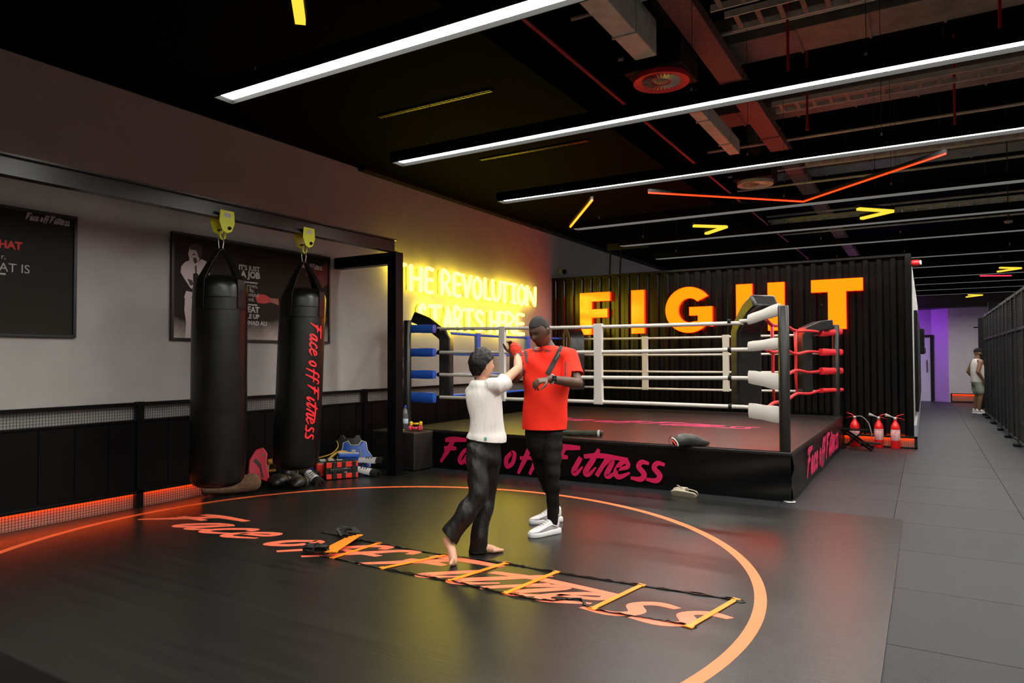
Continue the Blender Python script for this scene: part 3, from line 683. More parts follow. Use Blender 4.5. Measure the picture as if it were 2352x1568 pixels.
# ------------------------------------------------------------------ framed posters on the left wall
m_frame = mat('black poster frame', (.008, .008, .008), .35)
m_pink = mat('pale print', (.50, .43, .43), .6); m_lt = mat('light print', (.42, .40, .40), .6); m_rp = mat('red print', (.55, .02, .015), .6)
def poster_mat(name, smoke):
    m = mat(name, (.014, .010, .007), .6, spec=.2)
    nt = m.node_tree; b = nt.nodes['Principled BSDF']; g = nt.nodes.new('ShaderNodeNewGeometry'); sp = nt.nodes.new('ShaderNodeSeparateXYZ')
    nt.links.new(g.outputs['Position'], sp.inputs[0]); nz = nt.nodes.new('ShaderNodeTexNoise'); nz.inputs['Scale'].default_value = 3.5; nz.inputs['Detail'].default_value = 6
    nt.links.new(g.outputs['Position'], nz.inputs['Vector'])
    mr = nt.nodes.new('ShaderNodeMapRange'); mr.inputs['From Min'].default_value = 2.0; mr.inputs['From Max'].default_value = 1.65; nt.links.new(sp.outputs['Z'], mr.inputs['Value'])
    ad = nt.nodes.new('ShaderNodeMath'); ad.operation = 'ADD'; nt.links.new(mr.outputs[0], ad.inputs[0]); nt.links.new(nz.outputs['Fac'], ad.inputs[1])
    m2 = nt.nodes.new('ShaderNodeMapRange'); m2.inputs['From Min'].default_value = .75; m2.inputs['From Max'].default_value = 1.5; nt.links.new(ad.outputs[0], m2.inputs['Value'])
    mx = nt.nodes.new('ShaderNodeMix'); mx.data_type = 'RGBA'; mx.inputs['A'].default_value = (.014, .0105, .007, 1); mx.inputs['B'].default_value = (.42, .34, .32, 1) if smoke else (.02, .014, .009, 1)
    nt.links.new(m2.outputs[0], mx.inputs['Factor']); nt.links.new(mx.outputs['Result'], b.inputs['Base Color']); return m
def poster(y0, y1, z0, z1, m, lab):
    o = thing('poster', lab, 'poster', (XL+.02, (y0+y1)/2, z0)); t = .028
    MB().mm(XL+.006, XL+.022, y0+t/2, y1-t/2, z0+t/2, z1-t/2).build('print_sheet', m, o)
    for q in ((y0, y1, z0, z0+t), (y0, y1, z1-t, z1), (y0, y0+t, z0+t, z1-t), (y1-t, y1, z0+t, z1-t)):
        MB().mm(XL+.001, XL+.04, *q).build('frame_bar', m_frame, o, bev=.004)
    return o
PXF = XL+.0225
p1 = poster(1.05, 3.365, 1.65, 2.76, poster_mat('dark poster print', False), 'dark framed poster cut by the left edge, with red and white lettering')
wfn = lambda y0, z0: (lambda u, v, d: V((PXF+d, y0+u, z0+v)))
put_script(lambda u, v, d: V((PXF+d, 2.945+.36*u, 2.67+.055*v)), m_lt, p1, .0006, 2.0, True)
put_text('WHAT', wfn(2.92, 2.40), .088, m_rp, p1, .004, 'RIGHT')
put_text('r,', wfn(2.80, 2.305), .06, m_lt, p1, 0, 'RIGHT')
put_text('THAT IS', wfn(2.985, 2.20), .105, m_lt, p1, 0, 'RIGHT')
MB().mm(PXF, PXF+.001, 2.45, 2.80, 2.17, 2.185).build('underline', m_lt, p1)
p2 = poster(4.29, 6.50, 1.65, 2.78, poster_mat('smoky poster print', True), 'framed poster of a boxer with text, behind the two punching bags')
# the figure: a shirtless standing boxer in pale trousers, flat print traced as a handful of patches
def pz(x, y): q = wx(370+x/3.565, 460+y/3.565, PXF); return (q.y, q.z)
def patch(pts, m, par, lift=.0004, name='print_figure'):
    P = [pz(*p) for p in pts]; me = bpy.data.meshes.new(name); b2 = bmesh.new()
    vv = [b2.verts.new(V((PXF+lift, y, z))-WL[par.name]) for y, z in P]; [b2.faces.new([vv[i] for i in t]) for t in geometry.tessellate_polygon([[V((y, z, 0)) for y, z in P]])]; b2.to_mesh(me); b2.free()
    me.materials.append(m); ob = bpy.data.objects.new(name, me); COL.objects.link(ob); ob.parent = par; WL[ob.name] = WL[par.name]
patch([(240, 370), (285, 362), (322, 385), (328, 430), (320, 470), (300, 510), (330, 480), (370, 500), (395, 560), (400, 640), (330, 640), (290, 590), (262, 600), (262, 690), (270, 740), (235, 710), (190, 640), (160, 590), (165, 540), (195, 505), (232, 490), (222, 430)], m_pink, p2)
patch([(205, 740), (270, 755), (280, 900), (262, 1000), (262, 1130), (195, 1130), (205, 1000), (190, 900), (195, 800), (188, 795)], m_pink, p2)
m_dk = mat('dark print', (.03, .024, .018), .6)
patch([(234, 362), (286, 355), (330, 380), (336, 432), (320, 474), (306, 470), (296, 430), (284, 408), (238, 404)], m_dk, p2, .0008)
patch([(256, 440), (280, 436), (282, 446), (258, 450)], m_dk, p2, .0008); patch([(262, 470), (286, 468), (298, 500), (280, 522), (266, 500)], m_dk, p2, .0008); patch([(275, 540), (290, 530), (292, 590), (280, 592)], m_dk, p2, .0008)
patch([(215, 640), (255, 655), (265, 690), (240, 700)], m_dk, p2, .0008)
m_glove = mat('red glove print', (.45, .03, .025), .6); m_skinp = mat('skin print', (.28, .10, .07), .6)
patch([(770, 790), (800, 768), (850, 772), (890, 795), (895, 835), (850, 845), (790, 838)], m_glove, p2)
patch([(890, 800), (960, 805), (965, 860), (890, 832)], m_skinp, p2)
patch([(1180, 600), (1260, 560), (1375, 500), (1375, 680), (1310, 730), (1250, 650)], mat('dark red print', (.10, .012, .008), .6), p2)
patch([(1310, 930), (1350, 960), (1345, 1000), (1318, 1000)], m_skinp, p2)
def right_at(px, py): q = pz(px, py); return q
for txt, x, y, s, bo in (("IT'S JUST", 808, 585, .076, .003), ('A JOB', 808, 642, .100, .005), ('Grass grows,', 792, 720, .066, 0), ('birds fly,', 765, 755, .066, 0), ('waves pound', 800, 792, .066, 0), ('the sand.', 765, 827, .066, 0), ('I BEAT', 803, 920, .092, .004), ('PEOPLE UP', 803, 970, .070, .003), ('MUHAMMAD ALI', 866, 1026, .066, .003)):
    y_, z_ = pz(x, y); put_text(txt, wfn(y_, z_), s, m_lt, p2, bo, 'RIGHT')
put_script(lambda u, v, d: V((PXF+d, 6.0+.37*u, 2.60+.055*v)), m_lt, p2, .0006, 2.0, True)
for x, y in ((660, 665), (655, 848)):
    y_, z_ = pz(x, y); MB().mm(PXF, PXF+.001, y_-.0, y_+.22, z_-.008, z_+.008).build('ornament', m_lt, p2)

# ------------------------------------------------------------------ punching-bag frame: I-beam rail, post, wall bracket
fm = thing('bag_frame', 'black steel frame with an overhead rail for the punching bags', 'frame', (-5.68, 6.66, 0))
BX = -5.70
ib = MB(); ib.mm(BX-.05, BX+.05, -2.5, 6.66, 2.93, 2.945); ib.mm(BX-.05, BX+.05, -2.5, 6.66, 2.785, 2.80); ib.mm(BX-.006, BX+.006, -2.5, 6.66, 2.80, 2.93)
ib.build('rail_beam', mat('dark steel rail', (.035, .035, .032), .32, metal=.3), fm)
MB().mm(-5.76, -5.62, 6.60, 6.74, .013, 2.785).build('upright_post', m_blackg, fm, bev=.006)
MB().mm(-5.80, -5.58, 6.56, 6.78, .0125, .021).build('base_plate', m_blackg, fm)
MB().mm(XL+.001, -5.76, 6.60, 6.74, 2.64, 2.785).build('cross_beam', m_blackg, fm, bev=.006)
# trolleys and bags
m_ty = mat('lime yellow paint', (.62, .66, .02), .4); m_leather = mat('black bag leather', (.003, .003, .0026), .34, spec=.35, noise_amt=.3, noise_scale=5, bump=.25, bump_scale=6)
m_chain = mat('bright steel', (.6, .6, .58), .28, metal=.9)
def trolley(y, lab):
    o = thing('beam_trolley', lab, 'trolley', (BX, y, 2.55), 'yellow trolleys on the rail')
    for s in (-1, 1):
        prof = [(-.075, .11), (.075, .11), (.085, .0), (.05, -.085), (0, -.105), (-.05, -.085), (-.085, 0)]
        MB().prism(prof, lambda u, v, d: V((BX+s*(.062+d), y+u, 2.745+v)), 0, .008).build('side_plate', m_ty, o, bev=.003)
        MB().lathe([(.018, 0), (.018, .012), (.010, .014), (.010, .024)], (BX+s*.07, y+.02, 2.69), 6, axis=(s, 0, 0)).build('bolt', m_blackg, o)
        MB().mm(BX+s*.0705-.0007, BX+s*.0705+.0007, y-.03, y+.035, 2.79, 2.83).build('label_sticker', m_white, o)
        MB().lathe([(.03, -.012), (.03, .012)], (BX+s*.035, y, 2.83), 16, axis=(1, 0, 0)).build('wheel', m_blackg, o)
    MB().tube([(BX-.06, y, 2.68), (BX+.06, y, 2.68)], .01, 8).build('axle', m_blackg, o)
    MB().tube([(BX, y+.028*math.cos(a), 2.635+.045*math.sin(a)) for a in [2*math.pi*k/16 for k in range(16)]], .009, 8, closed=True).build('eye', m_ty, o, smooth=True)
    return o
def bag(y, zt, zb, R, lean, lab, text):
    o = thing('punching_bag', lab, 'punching bag', (BX, y, zb))
    ax = lambda t: V((BX, y+lean*t, zt+(zb-zt)*t))      # t 0 at the rim, 1 at the bottom
    n = 28; rr = []
    prof = [(-.045, .05), (-.035, .5), (-.015, .82), (.004, .95), (.03, 1.)]+[(t, 1.+.02*math.sin(3*t)) for t in (.08, .15, .25, .4, .6, .8, .92)]+[(.965, .97), (.985, .88), (.997, .7), (1., .3)]
    for t, k in prof:
        c = ax(t); rr.append([c+V((math.cos(a), math.sin(a), 0))*R*k*(1+.012*math.sin(3*a+9*t)) for a in (2*math.pi*j/n for j in range(n))])
    body = MB().loft(rr).build('body', m_leather, o, smooth=True)
    for t in (.075, .135):
        MB().tube([ax(t)+V((math.cos(a), math.sin(a), 0))*R*1.013 for a in (2*math.pi*j/36 for j in range(36))], .0045, 6, closed=True).build('seam', m_leather, body, smooth=True)
    hook = V((BX, y-.0, 2.50)); ri = 0
    for k in range(4):
        a = -1.40+k*math.pi/2-.0; d = V((math.cos(a), math.sin(a), 0)); td = V((-d.y, d.x, 0))
        P = [hook+d*.02, (hook+d*.02).lerp(ax(0)+d*R*.99+V((0, 0, .02)), .5)+d*.012, ax(0)+d*R*.99+V((0, 0, .02)), ax(.04)+d*R*1.02, ax(.13)+d*R*1.025]
        mb = MB(); w = (.022, .034, .045, .045, .045); q = []
        for p, ww in zip(P, w): q.append([p+td*ww+d*.004, p+td*ww-d*.004, p-td*ww-d*.004, p-td*ww+d*.004])
        mb.loft(q).build('strap', m_leather, o, bev=.002)
    lk = MB()
    for s in (-1, 1):
        lk.tube([(BX+s*.012, y+s*.02, 2.60), (BX+s*.02, y+s*.012, 2.55), (BX+s*.01, y+s*.012, 2.50), (BX, y-s*.02, 2.49)], .005, 6)
    lk.tube([V((BX, y, 2.49))+V((.028*math.cos(a), .028*math.sin(a), 0)) for a in [2*math.pi*k/14 for k in range(14)]], .005, 6, closed=True)
    lk.build('carabiner', m_chain, o, smooth=True)
    if text:
        zt2, zb2 = 1.83, .62
        def fn(u, v, d):
            z = zt2+(zb2-zt2)*u; t = (z-zt)/(zb-zt); a = text+.55*v; rr_ = R*1.03+d
            return ax(t)+V((math.cos(a), math.sin(a), 0))*rr_
        put_script(fn, mat('red bag print', (.75, .012, .02), .45), o, .003, 1.15)
    return o
trolley(4.19, 'yellow rail trolley carrying the left punching bag'); trolley(5.20, 'yellow rail trolley carrying the right punching bag')
bag(4.175, 2.17, .27, .243, -.02, 'plain black leather punching bag, left of the two, hanging on the rail', None)
bag(5.19, 2.14, .30, .235, -.10, 'black leather punching bag with red lettering, right of the two', -.38)
# ------------------------------------------------------------------ people
m_skd = mat('dark brown skin', (.085, .040, .024), .42, noise_amt=.12, noise_scale=14)
m_skl = mat('light skin', (.56, .30, .19), .5, noise_amt=.06, noise_scale=20)
m_skm = mat('brown skin', (.20, .095, .05), .5, noise_amt=.06)
m_hair = mat('black hair', (.005, .0042, .004), .5, spec=.3, bump=.22, bump_scale=45, stretch=(1, 1, .25))
m_hair2 = mat('cropped black hair', (.008, .006, .005), .7, bump=.6, bump_scale=260)
def cloth(name, col, r=.8, b=.5, s=9, sp=.3): return mat(name, col, r, spec=sp, bump=b, bump_scale=s, noise_amt=.05, noise_scale=6)
m_red = mat('red jersey', (.95, .028, .010), .75, spec=.3, bump=.6, bump_scale=6, stretch=(1, 1, .35), rot=(0, .35, .54), bdist=.03); m_wht = mat('white cotton', (.66, .63, .60), .85, spec=.3, bump=.9, bump_scale=9, stretch=(1, 1, .28), rot=(0, .75, .54), bdist=.035)
m_blk = mat('black cotton', (.0045, .0043, .0036), .75, spec=.2, bump=.65, bump_scale=9, stretch=(.6, .6, 1.3), rot=(0, .3, 0), bdist=.03); m_blks = mat('black satin trousers', (.005, .0046, .0038), .5, spec=.35, bump=1., bump_scale=8, stretch=(1, 1, .35), rot=(0, .6, .54), bdist=.045)
m_shoe = mat('white leather', (.72, .70, .71), .5); m_lace = mat('white lace', (.75, .74, .74), .7)
FWD, RGT = V((_f.x, _f.y, 0)).normalized(), V((_r.x, _r.y, 0)).normalized()
def frame(fwd, up=V((0, 0, 1))):
    fwd = V(fwd).normalized(); r = fwd.cross(up).normalized(); u = r.cross(fwd); return Matrix((r, fwd, u)).transposed()
def head_pt(d, s, hair=0.):
    x, y, z = d; X, Y, Z = .076*x, .098*y, .122*z
    if z < 0:
        k = (-z)**1.4; X *= 1-.30*k
        if y < 0: Y *= 1-.28*k
        else: Y *= 1-.06*k
    if y < 0 and z > 0: Y *= 1.04
    if not hair and y > 0:
        gx = lambda c, w_: math.exp(-((x-c)/w_)**2); gz = lambda c, w_: math.exp(-((z-c)/w_)**2)
        Y += .026*gx(0, .17)*gz(-.20, .13)+.012*gx(0, .13)*gz(-.02, .16)        # nose
        Y -= .013*(gx(.36, .2)+gx(-.36, .2))*gz(.06, .12)                      # eye sockets
        Y += .006*gz(.24, .1)*math.exp(-(x/.55)**4)                            # brow
        Y += .011*gx(0, .3)*gz(-.44, .06)+.012*gx(0, .28)*gz(-.58, .06)-.006*gx(0, .3)*gz(-.51, .03)  # lips
        Y += .010*gx(0, .3)*gz(-.82, .13)                                      # chin
        Y += .004*(gx(.5, .2)+gx(-.5, .2))*gz(-.16, .18)                       # cheekbones
    return V((X, Y, Z))*s
def sphere_dirs(n, k):
    for i in range(k+1):
        t = min(max(math.pi*i/k, .03), math.pi-.03)
        yield [V((math.sin(t)*math.cos(2*math.pi*j/n), math.sin(t)*math.sin(2*math.pi*j/n), -math.cos(t))) for j in range(n)]
def add_head(mb, c, R, s=1., ears=True):
    mb.loft([[c+R @ head_pt(d, s) for d in ring] for ring in sphere_dirs(40, 36)])
    if ears:
        for q in (-1, 1):
            E_ = R @ Matrix.Rotation(q*.35, 3, 'Z')
            mb.ell(c+R @ V((q*.076*s, -.008*s, -.004*s)), (.009*s, .019*s, .033*s), E_, 10, 8)
            mb.ell(c+R @ V((q*.080*s, -.014*s, .004*s)), (.010*s, .013*s, .024*s), E_, 10, 8)
def hair_cap(c, R, s, m, parent, test, grow=1.06, thick=.006, jag=0., name='hair', face=1):
    n, k = 120, 96; rings = list(sphere_dirs(n, k)); idx = {}; vs = []; fs = []
    def vid(i, j):
        j %= n
        if (i, j) not in idx:
            d = rings[i][j]; g = grow+jag*noise.noise(d*4.)+jag*.6*noise.noise(d*11.)
            idx[i, j] = len(vs); vs.append(c+R @ (head_pt(d, s, face)*g))
        return idx[i, j]
    for i in range(k):
        for j in range(n):
            d = (rings[i][j]+rings[i+1][(j+1) % n])/2
            if test(d): fs.append((vid(i, j), vid(i, j+1), vid(i+1, j+1), vid(i+1, j)))
    ob = MB().add(vs, fs).build(name, m, parent, smooth=True)
    sm = ob.modifiers.new('m', 'SMOOTH'); sm.iterations = 6; sm.factor = .5
    so = ob.modifiers.new('s', 'SOLIDIFY'); so.thickness = thick; so.offset = -1
    return ob
def limb(mb, pts, rad, n=12):
    P = cr([(*p, r) for p, r in zip(pts, rad)], 4); mb.tube([p[:3] for p in P], [p[3] for p in P], n)
    mb.ell(pts[0], (rad[0],)*3, n=n, k=6); mb.ell(pts[-1], (rad[-1],)*3, n=n, k=6)
def oval(mb, rows, n=20):
    """rows: (centre, half-width vec, half-depth vec)"""
    rr = [[c+a*math.cos(t)+b*math.sin(t) for t in (2*math.pi*j/n for j in range(n))] for c, a, b in rows]; mb.loft(rr)
def ovals(rows, k=3):
    R = cr([(*c, *a, *b) for c, a, b in rows], k); return [(V(r[0:3]), V(r[3:6]), V(r[6:9])) for r in R]
def hand(mb, wrist, d, nrm, side, s=1., curl=(.25, .25, .3, .35), thumb=.5, spread=.10):
    """d: along the hand, nrm: out of the palm, side: +-1 thumb side along d x nrm"""
    d = V(d).normalized(); nrm = V(nrm); nrm = (nrm-d*nrm.dot(d)).normalized(); t = d.cross(nrm)*side; wrist = V(wrist)
    rows = []
    for q, wv, dv in ((-.01, .022, .020), (.02, .030, .018), (.055, .039, .016), (.085, .041, .014), (.098, .036, .011)):
        rows.append((wrist+d*q*s, t*wv*s, nrm*dv*s))
    oval(mb, rows, 14)
    for k in range(4):
        off = (.029, .010, -.010, -.028)[k]; L = (.078, .086, .080, .062)[k]*s; r = (.0092, .0095, .0090, .0080)[k]*s
        p = wrist+d*.088*s+t*off*s; dd = (d+t*spread*(1.5-k)).normalized(); P = [p-dd*.02*s, p]; ang = 0
        for seg in (.42, .32, .26):
            ang += curl[k]; v = dd*math.cos(ang)+nrm*math.sin(ang); p = p+v*L*seg; P.append(p)
        limb(mb, P, [r*1.1, r*1.08, r, r*.95, r*.82], 8)
    p = wrist+d*.03*s+t*.03*s; v1 = (d*.6+t*.8+nrm*.3*thumb).normalized(); v2 = (d*.9+t*.35+nrm*.6*thumb).normalized()
    limb(mb, [p-t*.012*s, p+v1*.036*s, p+v1*.036*s+v2*.032*s, p+v1*.036*s+v2*.058*s], [.015*s, .0115*s, .0105*s, .008*s], 8)
def sneaker(parent, heel, toe, h=.0, L=.30, name='shoe'):
    heel, toe = V(heel), V(toe); d = (toe-heel); d.z = 0; d.normalize(); s = V((-d.y, d.x, 0)); b = V((heel.x, heel.y, h))
    prof = [(.0, .030), (.03, .038), (.09, .040), (.15, .042), (.21, .050), (.25, .047), (.28, .034), (.298, .014)]; k = L/.30
    so = MB(); so.loft([[b+d*x*k+s*w_*k*1.06, b+d*x*k+s*w_*k*1.1+V((0, 0, .018)), b+d*x*k+s*w_*k*1.02+V((0, 0, .036+.006*(x < .12)))]+[b+d*x*k-s*w_*k*1.02+V((0, 0, .036+.006*(x < .12))), b+d*x*k-s*w_*k*1.1+V((0, 0, .018)), b+d*x*k-s*w_*k*1.06] for x, w_ in prof])
    sole = so.build('sole', m_shoe, parent, smooth=True, bev=.004)
    top = [(.005, .135), (.03, .135), (.09, .128), (.13, .115), (.17, .088), (.21, .068), (.25, .060), (.28, .05), (.293, .042)]
    wd = {.005: .024, .03: .034, .09: .036, .13: .037, .17: .040, .21: .046, .25: .043, .28: .031, .293: .016}; rr = []
    for x, z in top:
        w_ = wd[x]*k; rr.append([b+d*x*k+s*w_+V((0, 0, .034)), b+d*x*k+s*w_*.98+V((0, 0, .034+(z-.034)*.55)), b+d*x*k+s*w_*.62+V((0, 0, .034+(z-.034)*.93)), b+d*x*k+V((0, 0, z)), b+d*x*k-s*w_*.62+V((0, 0, .034+(z-.034)*.93)), b+d*x*k-s*w_*.98+V((0, 0, .034+(z-.034)*.55)), b+d*x*k-s*w_+V((0, 0, .034))])
    up_ = MB().loft(rr).build('shoe_upper', m_shoe, parent, smooth=True, sub=1)
    la = MB()
    for x, z in ((.125, .121), (.145, .108), (.165, .096), (.185, .083)):
        la.tube([b+d*x*k+s*.022+V((0, 0, z-.008)), b+d*x*k+V((0, 0, z+.002)), b+d*x*k-s*.022+V((0, 0, z-.008))], .004, 6)
    la.build('laces', m_lace, up_, smooth=True)
    pn = MB()
    for q in (-1, 1): pn.tube([b+d*.05*k+s*q*.0385*k+V((0, 0, .062)), b+d*.10*k+s*q*.040*k+V((0, 0, .085)), b+d*.16*k+s*q*.0415*k+V((0, 0, .07)), b+d*.22*k+s*q*.047*k+V((0, 0, .05))], .006, 6)
    pn.build('side_panel', mat('pale grey leather', (.6, .58, .6), .5), up_, smooth=True)
def barefoot(mb, heel, ball, tip, w=.036, arch=V((0, 0, 1))):
    heel, ball, tip = V(heel), V(ball), V(tip); d = (ball-heel).normalized(); s = d.cross(arch).normalized()
    limb(mb, [heel, heel.lerp(ball, .45)+arch*.012, ball], [.027, .031, .030], 12)
    mb.ell(ball, (.034, .034, .02), Matrix((s, d, s.cross(d))).transposed(), 12, 8)
    td = (tip-ball).normalized()
    for k in range(5):
        p = ball+s*(.030-.0155*k); l = (tip-ball).length*(.82-.08*k if k else .85)
        limb(mb, [p, p+td*l*.55, p+td*l], [.013 if k else .016, .0095 if k else .0135, .0085 if k else .0125], 8)

# ---------------- the trainer in the red shirt
base = fl(1250, 1222)
man = thing('person', 'man in red t-shirt and black joggers looking down, holding up one hand', 'person', (base.x, base.y, .012))
fwd_m = (-FWD*.86-RGT*.5).normalized(); rt_m = fwd_m.cross(V((0, 0, 1)))      # rt_m = his right
mb = MB(); D = 5.81
hc = pp(1239, 761, 5.72); HR = frame(fwd_m*.86-V((0, 0, 1))*.40+(-RGT)*.12)
add_head(mb, hc, HR, 1.02)
nk = pp(1262, 803, 5.80)
limb(mb, [hc+HR @ V((0, -.03, -.05)), hc.lerp(nk, .6)+FWD*.02, nk], [.056, .056, .062])
pel, chs = pp(1250, 985, 5.82), pp(1256, 862, 5.80)
sh_r, sh_l = pp(1216, 818, 5.88), pp(1306, 818, 5.74)
oval(mb, ovals([(nk, rt_m*.06, fwd_m*.05), (nk.lerp(chs, .35), rt_m*.10, fwd_m*.065), (chs, rt_m*.11, fwd_m*.075), (chs.lerp(pel, .6), rt_m*.11, fwd_m*.08), (pel, rt_m*.12, fwd_m*.085), (pel-V((0, 0, .1)), rt_m*.13, fwd_m*.09)]))
el_r, wr_r = pp(1184, 868, 5.74), pp(1178, 818, 5.53)
el_l, wr_l = pp(1328, 880, 5.60), pp(1262, 870, 5.44)
limb(mb, [nk.lerp(sh_r, .6), sh_r, sh_r.lerp(el_r, .5), el_r], [.06, .058, .048, .040]); limb(mb, [el_r, el_r.lerp(wr_r, .4), wr_r], [.040, .042, .027])
limb(mb, [nk.lerp(sh_l, .6), sh_l, sh_l.lerp(el_l, .5), el_l], [.05, .048, .044, .042]); limb(mb, [el_l, el_l.lerp(wr_l, .35), wr_l], [.042, .043, .028])
hand(mb, wr_r, pp(1180, 785, 5.48)-wr_r, -FWD-RGT*.3, -1, 1.0, (.45, .4, .4, .45), .6, .16)
hand(mb, wr_l, pp(1222, 878, 5.40)-wr_l, V((0, 0, -1))+FWD*.5, 1, 1.0, (.75, .6, .5, .45), .7, .10)
def in_shoe(h_, t_):
    d_ = (t_-h_); d_.z = 0; d_.normalize(); return V((h_.x, h_.y, .17))+d_*.065
kn_l, an_l = pp(1270, 1088, 5.66), in_shoe(fl(1284, 1222, .012), fl(1219, 1234, .012)); kn_r, an_r = pp(1248, 1084, 5.90), in_shoe(fl(1290, 1196, .012), fl(1216, 1203, .012))
hp_l, hp_r = pp(1268, 1000, 5.76), pp(1232, 1000, 5.88)
for h_, k_, a_ in ((hp_l, kn_l, an_l), (hp_r, kn_r, an_r)):
    limb(mb, [h_, h_.lerp(k_, .5), k_, k_.lerp(a_, .35), a_], [.07, .06, .045, .045, .032])
    limb(mb, [a_, V((a_.x, a_.y, .075))], [.034, .03])
fuse(mb, 'body', m_skd, man, .006, 3)
hair_cap(hc, HR, 1.02, m_hair2, man, lambda d: d.z > (.50 if d.y > .3 else (.50-(.3-d.y)*1.15 if d.y > -.45 else -.36)) and not (abs(d.x) > .8 and d.z < .1 and d.y > .1), 1.055, .012)
m_dark = mat('dark brow', (.006, .004, .003), .6)
fc = MB()
for q in (-1, 1):
    fc.tube([hc+HR @ (head_pt(V((q*x, math.sqrt(max(0, 1-x*x-z*z)), z)), 1.02)*1.008) for x, z in ((.16, .19), (.3, .25), (.46, .20))], [.003, .0045, .002], 6)
fc.build('eyebrows', m_dark, man, smooth=True)
ey = MB()
for q in (-1, 1):
    ey.tube([hc+HR @ (head_pt(V((q*x, math.sqrt(max(0, 1-x*x-z*z)), z)), 1.02)*1.006) for x, z in ((.2, .03), (.3, -.01), (.42, .0), (.48, .03))], .003, 6)
ey.build('eyelids', m_dark, man, smooth=True)
hair_cap(hc, HR, 1.02, mat('stubble', (.010, .006, .004), .6), man, lambda d: d.y > .25 and abs(d.x) < .3 and d.z < -.68 and d.z > -.92, 1.02, .003, name='beard', face=0)
mo = MB()
for q in (-1, 1): mo.tube([hc+HR @ (head_pt(V((q*x, math.sqrt(max(0, 1-x*x-z*z)), z)), 1.02)*1.006) for x, z in ((.03, -.36), (.15, -.36), (.26, -.42))], [.004, .004, .002], 6)
mo.build('moustache', m_dark, man, smooth=True)
# shirt
sb = MB()
cx = lambda a_, b_, y, d: (pp(a_, y, d)+pp(b_, y, d))/2
def hw(a_, b_, d): return (b_-a_)/2*d/FPX
tp = lambda a_, b_, y, dep: (pp((a_+b_)/2, y, D), -RGT*hw(a_, b_, D), -FWD*dep)
oval(sb, ovals([(nk+V((0, 0, .035)), -RGT*.075, -FWD*.065), (nk+V((0, 0, .012)), -RGT*.10, -FWD*.085), tp(1226, 1303, 806, .105), tp(1209, 1312, 824, .125), tp(1203, 1311, 862, .145), tp(1202, 1307, 900, .15), tp(1201, 1303, 940, .155), tp(1199, 1302, 972, .16), tp(1199, 1303, 1000, .165)], 3), 28)
def sleeve_m(a_, b_, c_, r0, r1): limb(sb, [a_, a_.lerp(c_, .35), b_, c_], [r0, r0*1.03, (r0+r1)/2, r1], 14)
hs_l = pp(1316, 862, 5.67); hs_r = pp(1202, 842, 5.84)
sb.tube([nk.lerp(sh_l, .5), sh_l+V((0, 0, -.005)), sh_l.lerp(hs_l, .5), hs_l, hs_l+(hs_l-sh_l).normalized()*.05], [.065, .080, .088, .094, .096], 16)
sb.tube([nk.lerp(sh_r, .5), sh_r+V((0, 0, -.005)), sh_r.lerp(hs_r, .5), hs_r, hs_r+(hs_r-sh_r).normalized()*.05], [.065, .074, .076, .08, .082], 16)
# soft diagonal folds pushed into the cloth
shirt = fuse(sb, 'shirt', m_red, man, .010, 5, label='bright red t-shirt with black shoulder stripes')
def folds(ob, amp, fr, dirv):
    me = ob.data; off = WL[ob.name]
    for v in me.vertices:
        w_ = v.co+off; k = w_.dot(dirv); n0 = noise.noise(V((w_.x*2.2, w_.y*2.2, w_.z*1.6)))
        a_ = math.sin(k*fr+n0*7)*.5+noise.noise(w_*5.)*.8
        v.co += v.normal*amp*a_*(.3+abs(n0)*1.6)
    me.update()
folds(shirt, .013, 20, (RGT*.6+V((0, 0, 1))*.9).normalized())
cut(shirt, pp(1250, 984, 5.81), (0, 0, -1)); cut(shirt, hs_l, hs_l-sh_l, .14, (pp(1312, 860, 5.7), RGT)); cut(shirt, hs_r, hs_r-sh_r, .14, (pp(1199, 842, 5.84), -RGT)); hem(shirt)
# stripes and lettering lie on the shirt surface
def on_surf(ob, p, d, lift=.003):
    q = ob.data; off = WL[ob.name]; ok, loc, nr, _ = ob.ray_cast(V(p)-off, d)
    return (loc+off+nr*lift) if ok else None
bpy.context.view_layer.update()
def strip_on(ob, pxs, w_, m, name, D0=4.6, par=None):
    P = [];
    for x, y in pxs:
        o_ = pp(x, y, D0); q = on_surf(ob, o_, (o_-CAM).normalized())
        if q: P.append(q)
    if len(P) < 2: return
    rr = []
    for i, p in enumerate(P):
        t = (P[min(i+1, len(P)-1)]-P[max(i-1, 0)]).normalized(); vw = (p-CAM).normalized(); s = t.cross(vw).normalized()
        rr.append([p+s*w_/2-vw*.003, p-s*w_/2-vw*.003, p-s*w_/2+vw*.006, p+s*w_/2+vw*.006])
    MB().loft(rr).build(name, m, par or man, smooth=True, sharp=40)
def lin(a_, b_, n=9): return [(a_[0]+(b_[0]-a_[0])*i/n, a_[1]+(b_[1]-a_[1])*i/n) for i in range(n+1)]
m_str = mat('black stripe', (.012, .011, .01), .6)
strip_on(shirt, lin((1307, 788), (1292, 797), 4)+lin((1290, 799), (1257, 860), 10), .042, m_str, 'stripe')
strip_on(shirt, lin((1204, 790), (1206, 806), 4)+lin((1207, 810), (1212, 832), 5), .026, m_str, 'stripe')
strip_on(shirt, lin((1299, 830), (1299, 864), 6), .010, m_str, 'sleeve_seam')
def surf_script(x0, x1, y, cap, m):
    def fn(u, v, d):
        o_ = pp(x0+(x1-x0)*u, y-cap*v-.03*(x1-x0)*u*0, 4.6); q = on_surf(shirt, o_, (o_-CAM).normalized(), .002+d)
        return q or pp(x0+(x1-x0)*u, y-cap*v, 5.6)
    put_script(fn, m, man, .0008, 1.2, True)
surf_script(1223, 1266, 808, 6, m_dark)
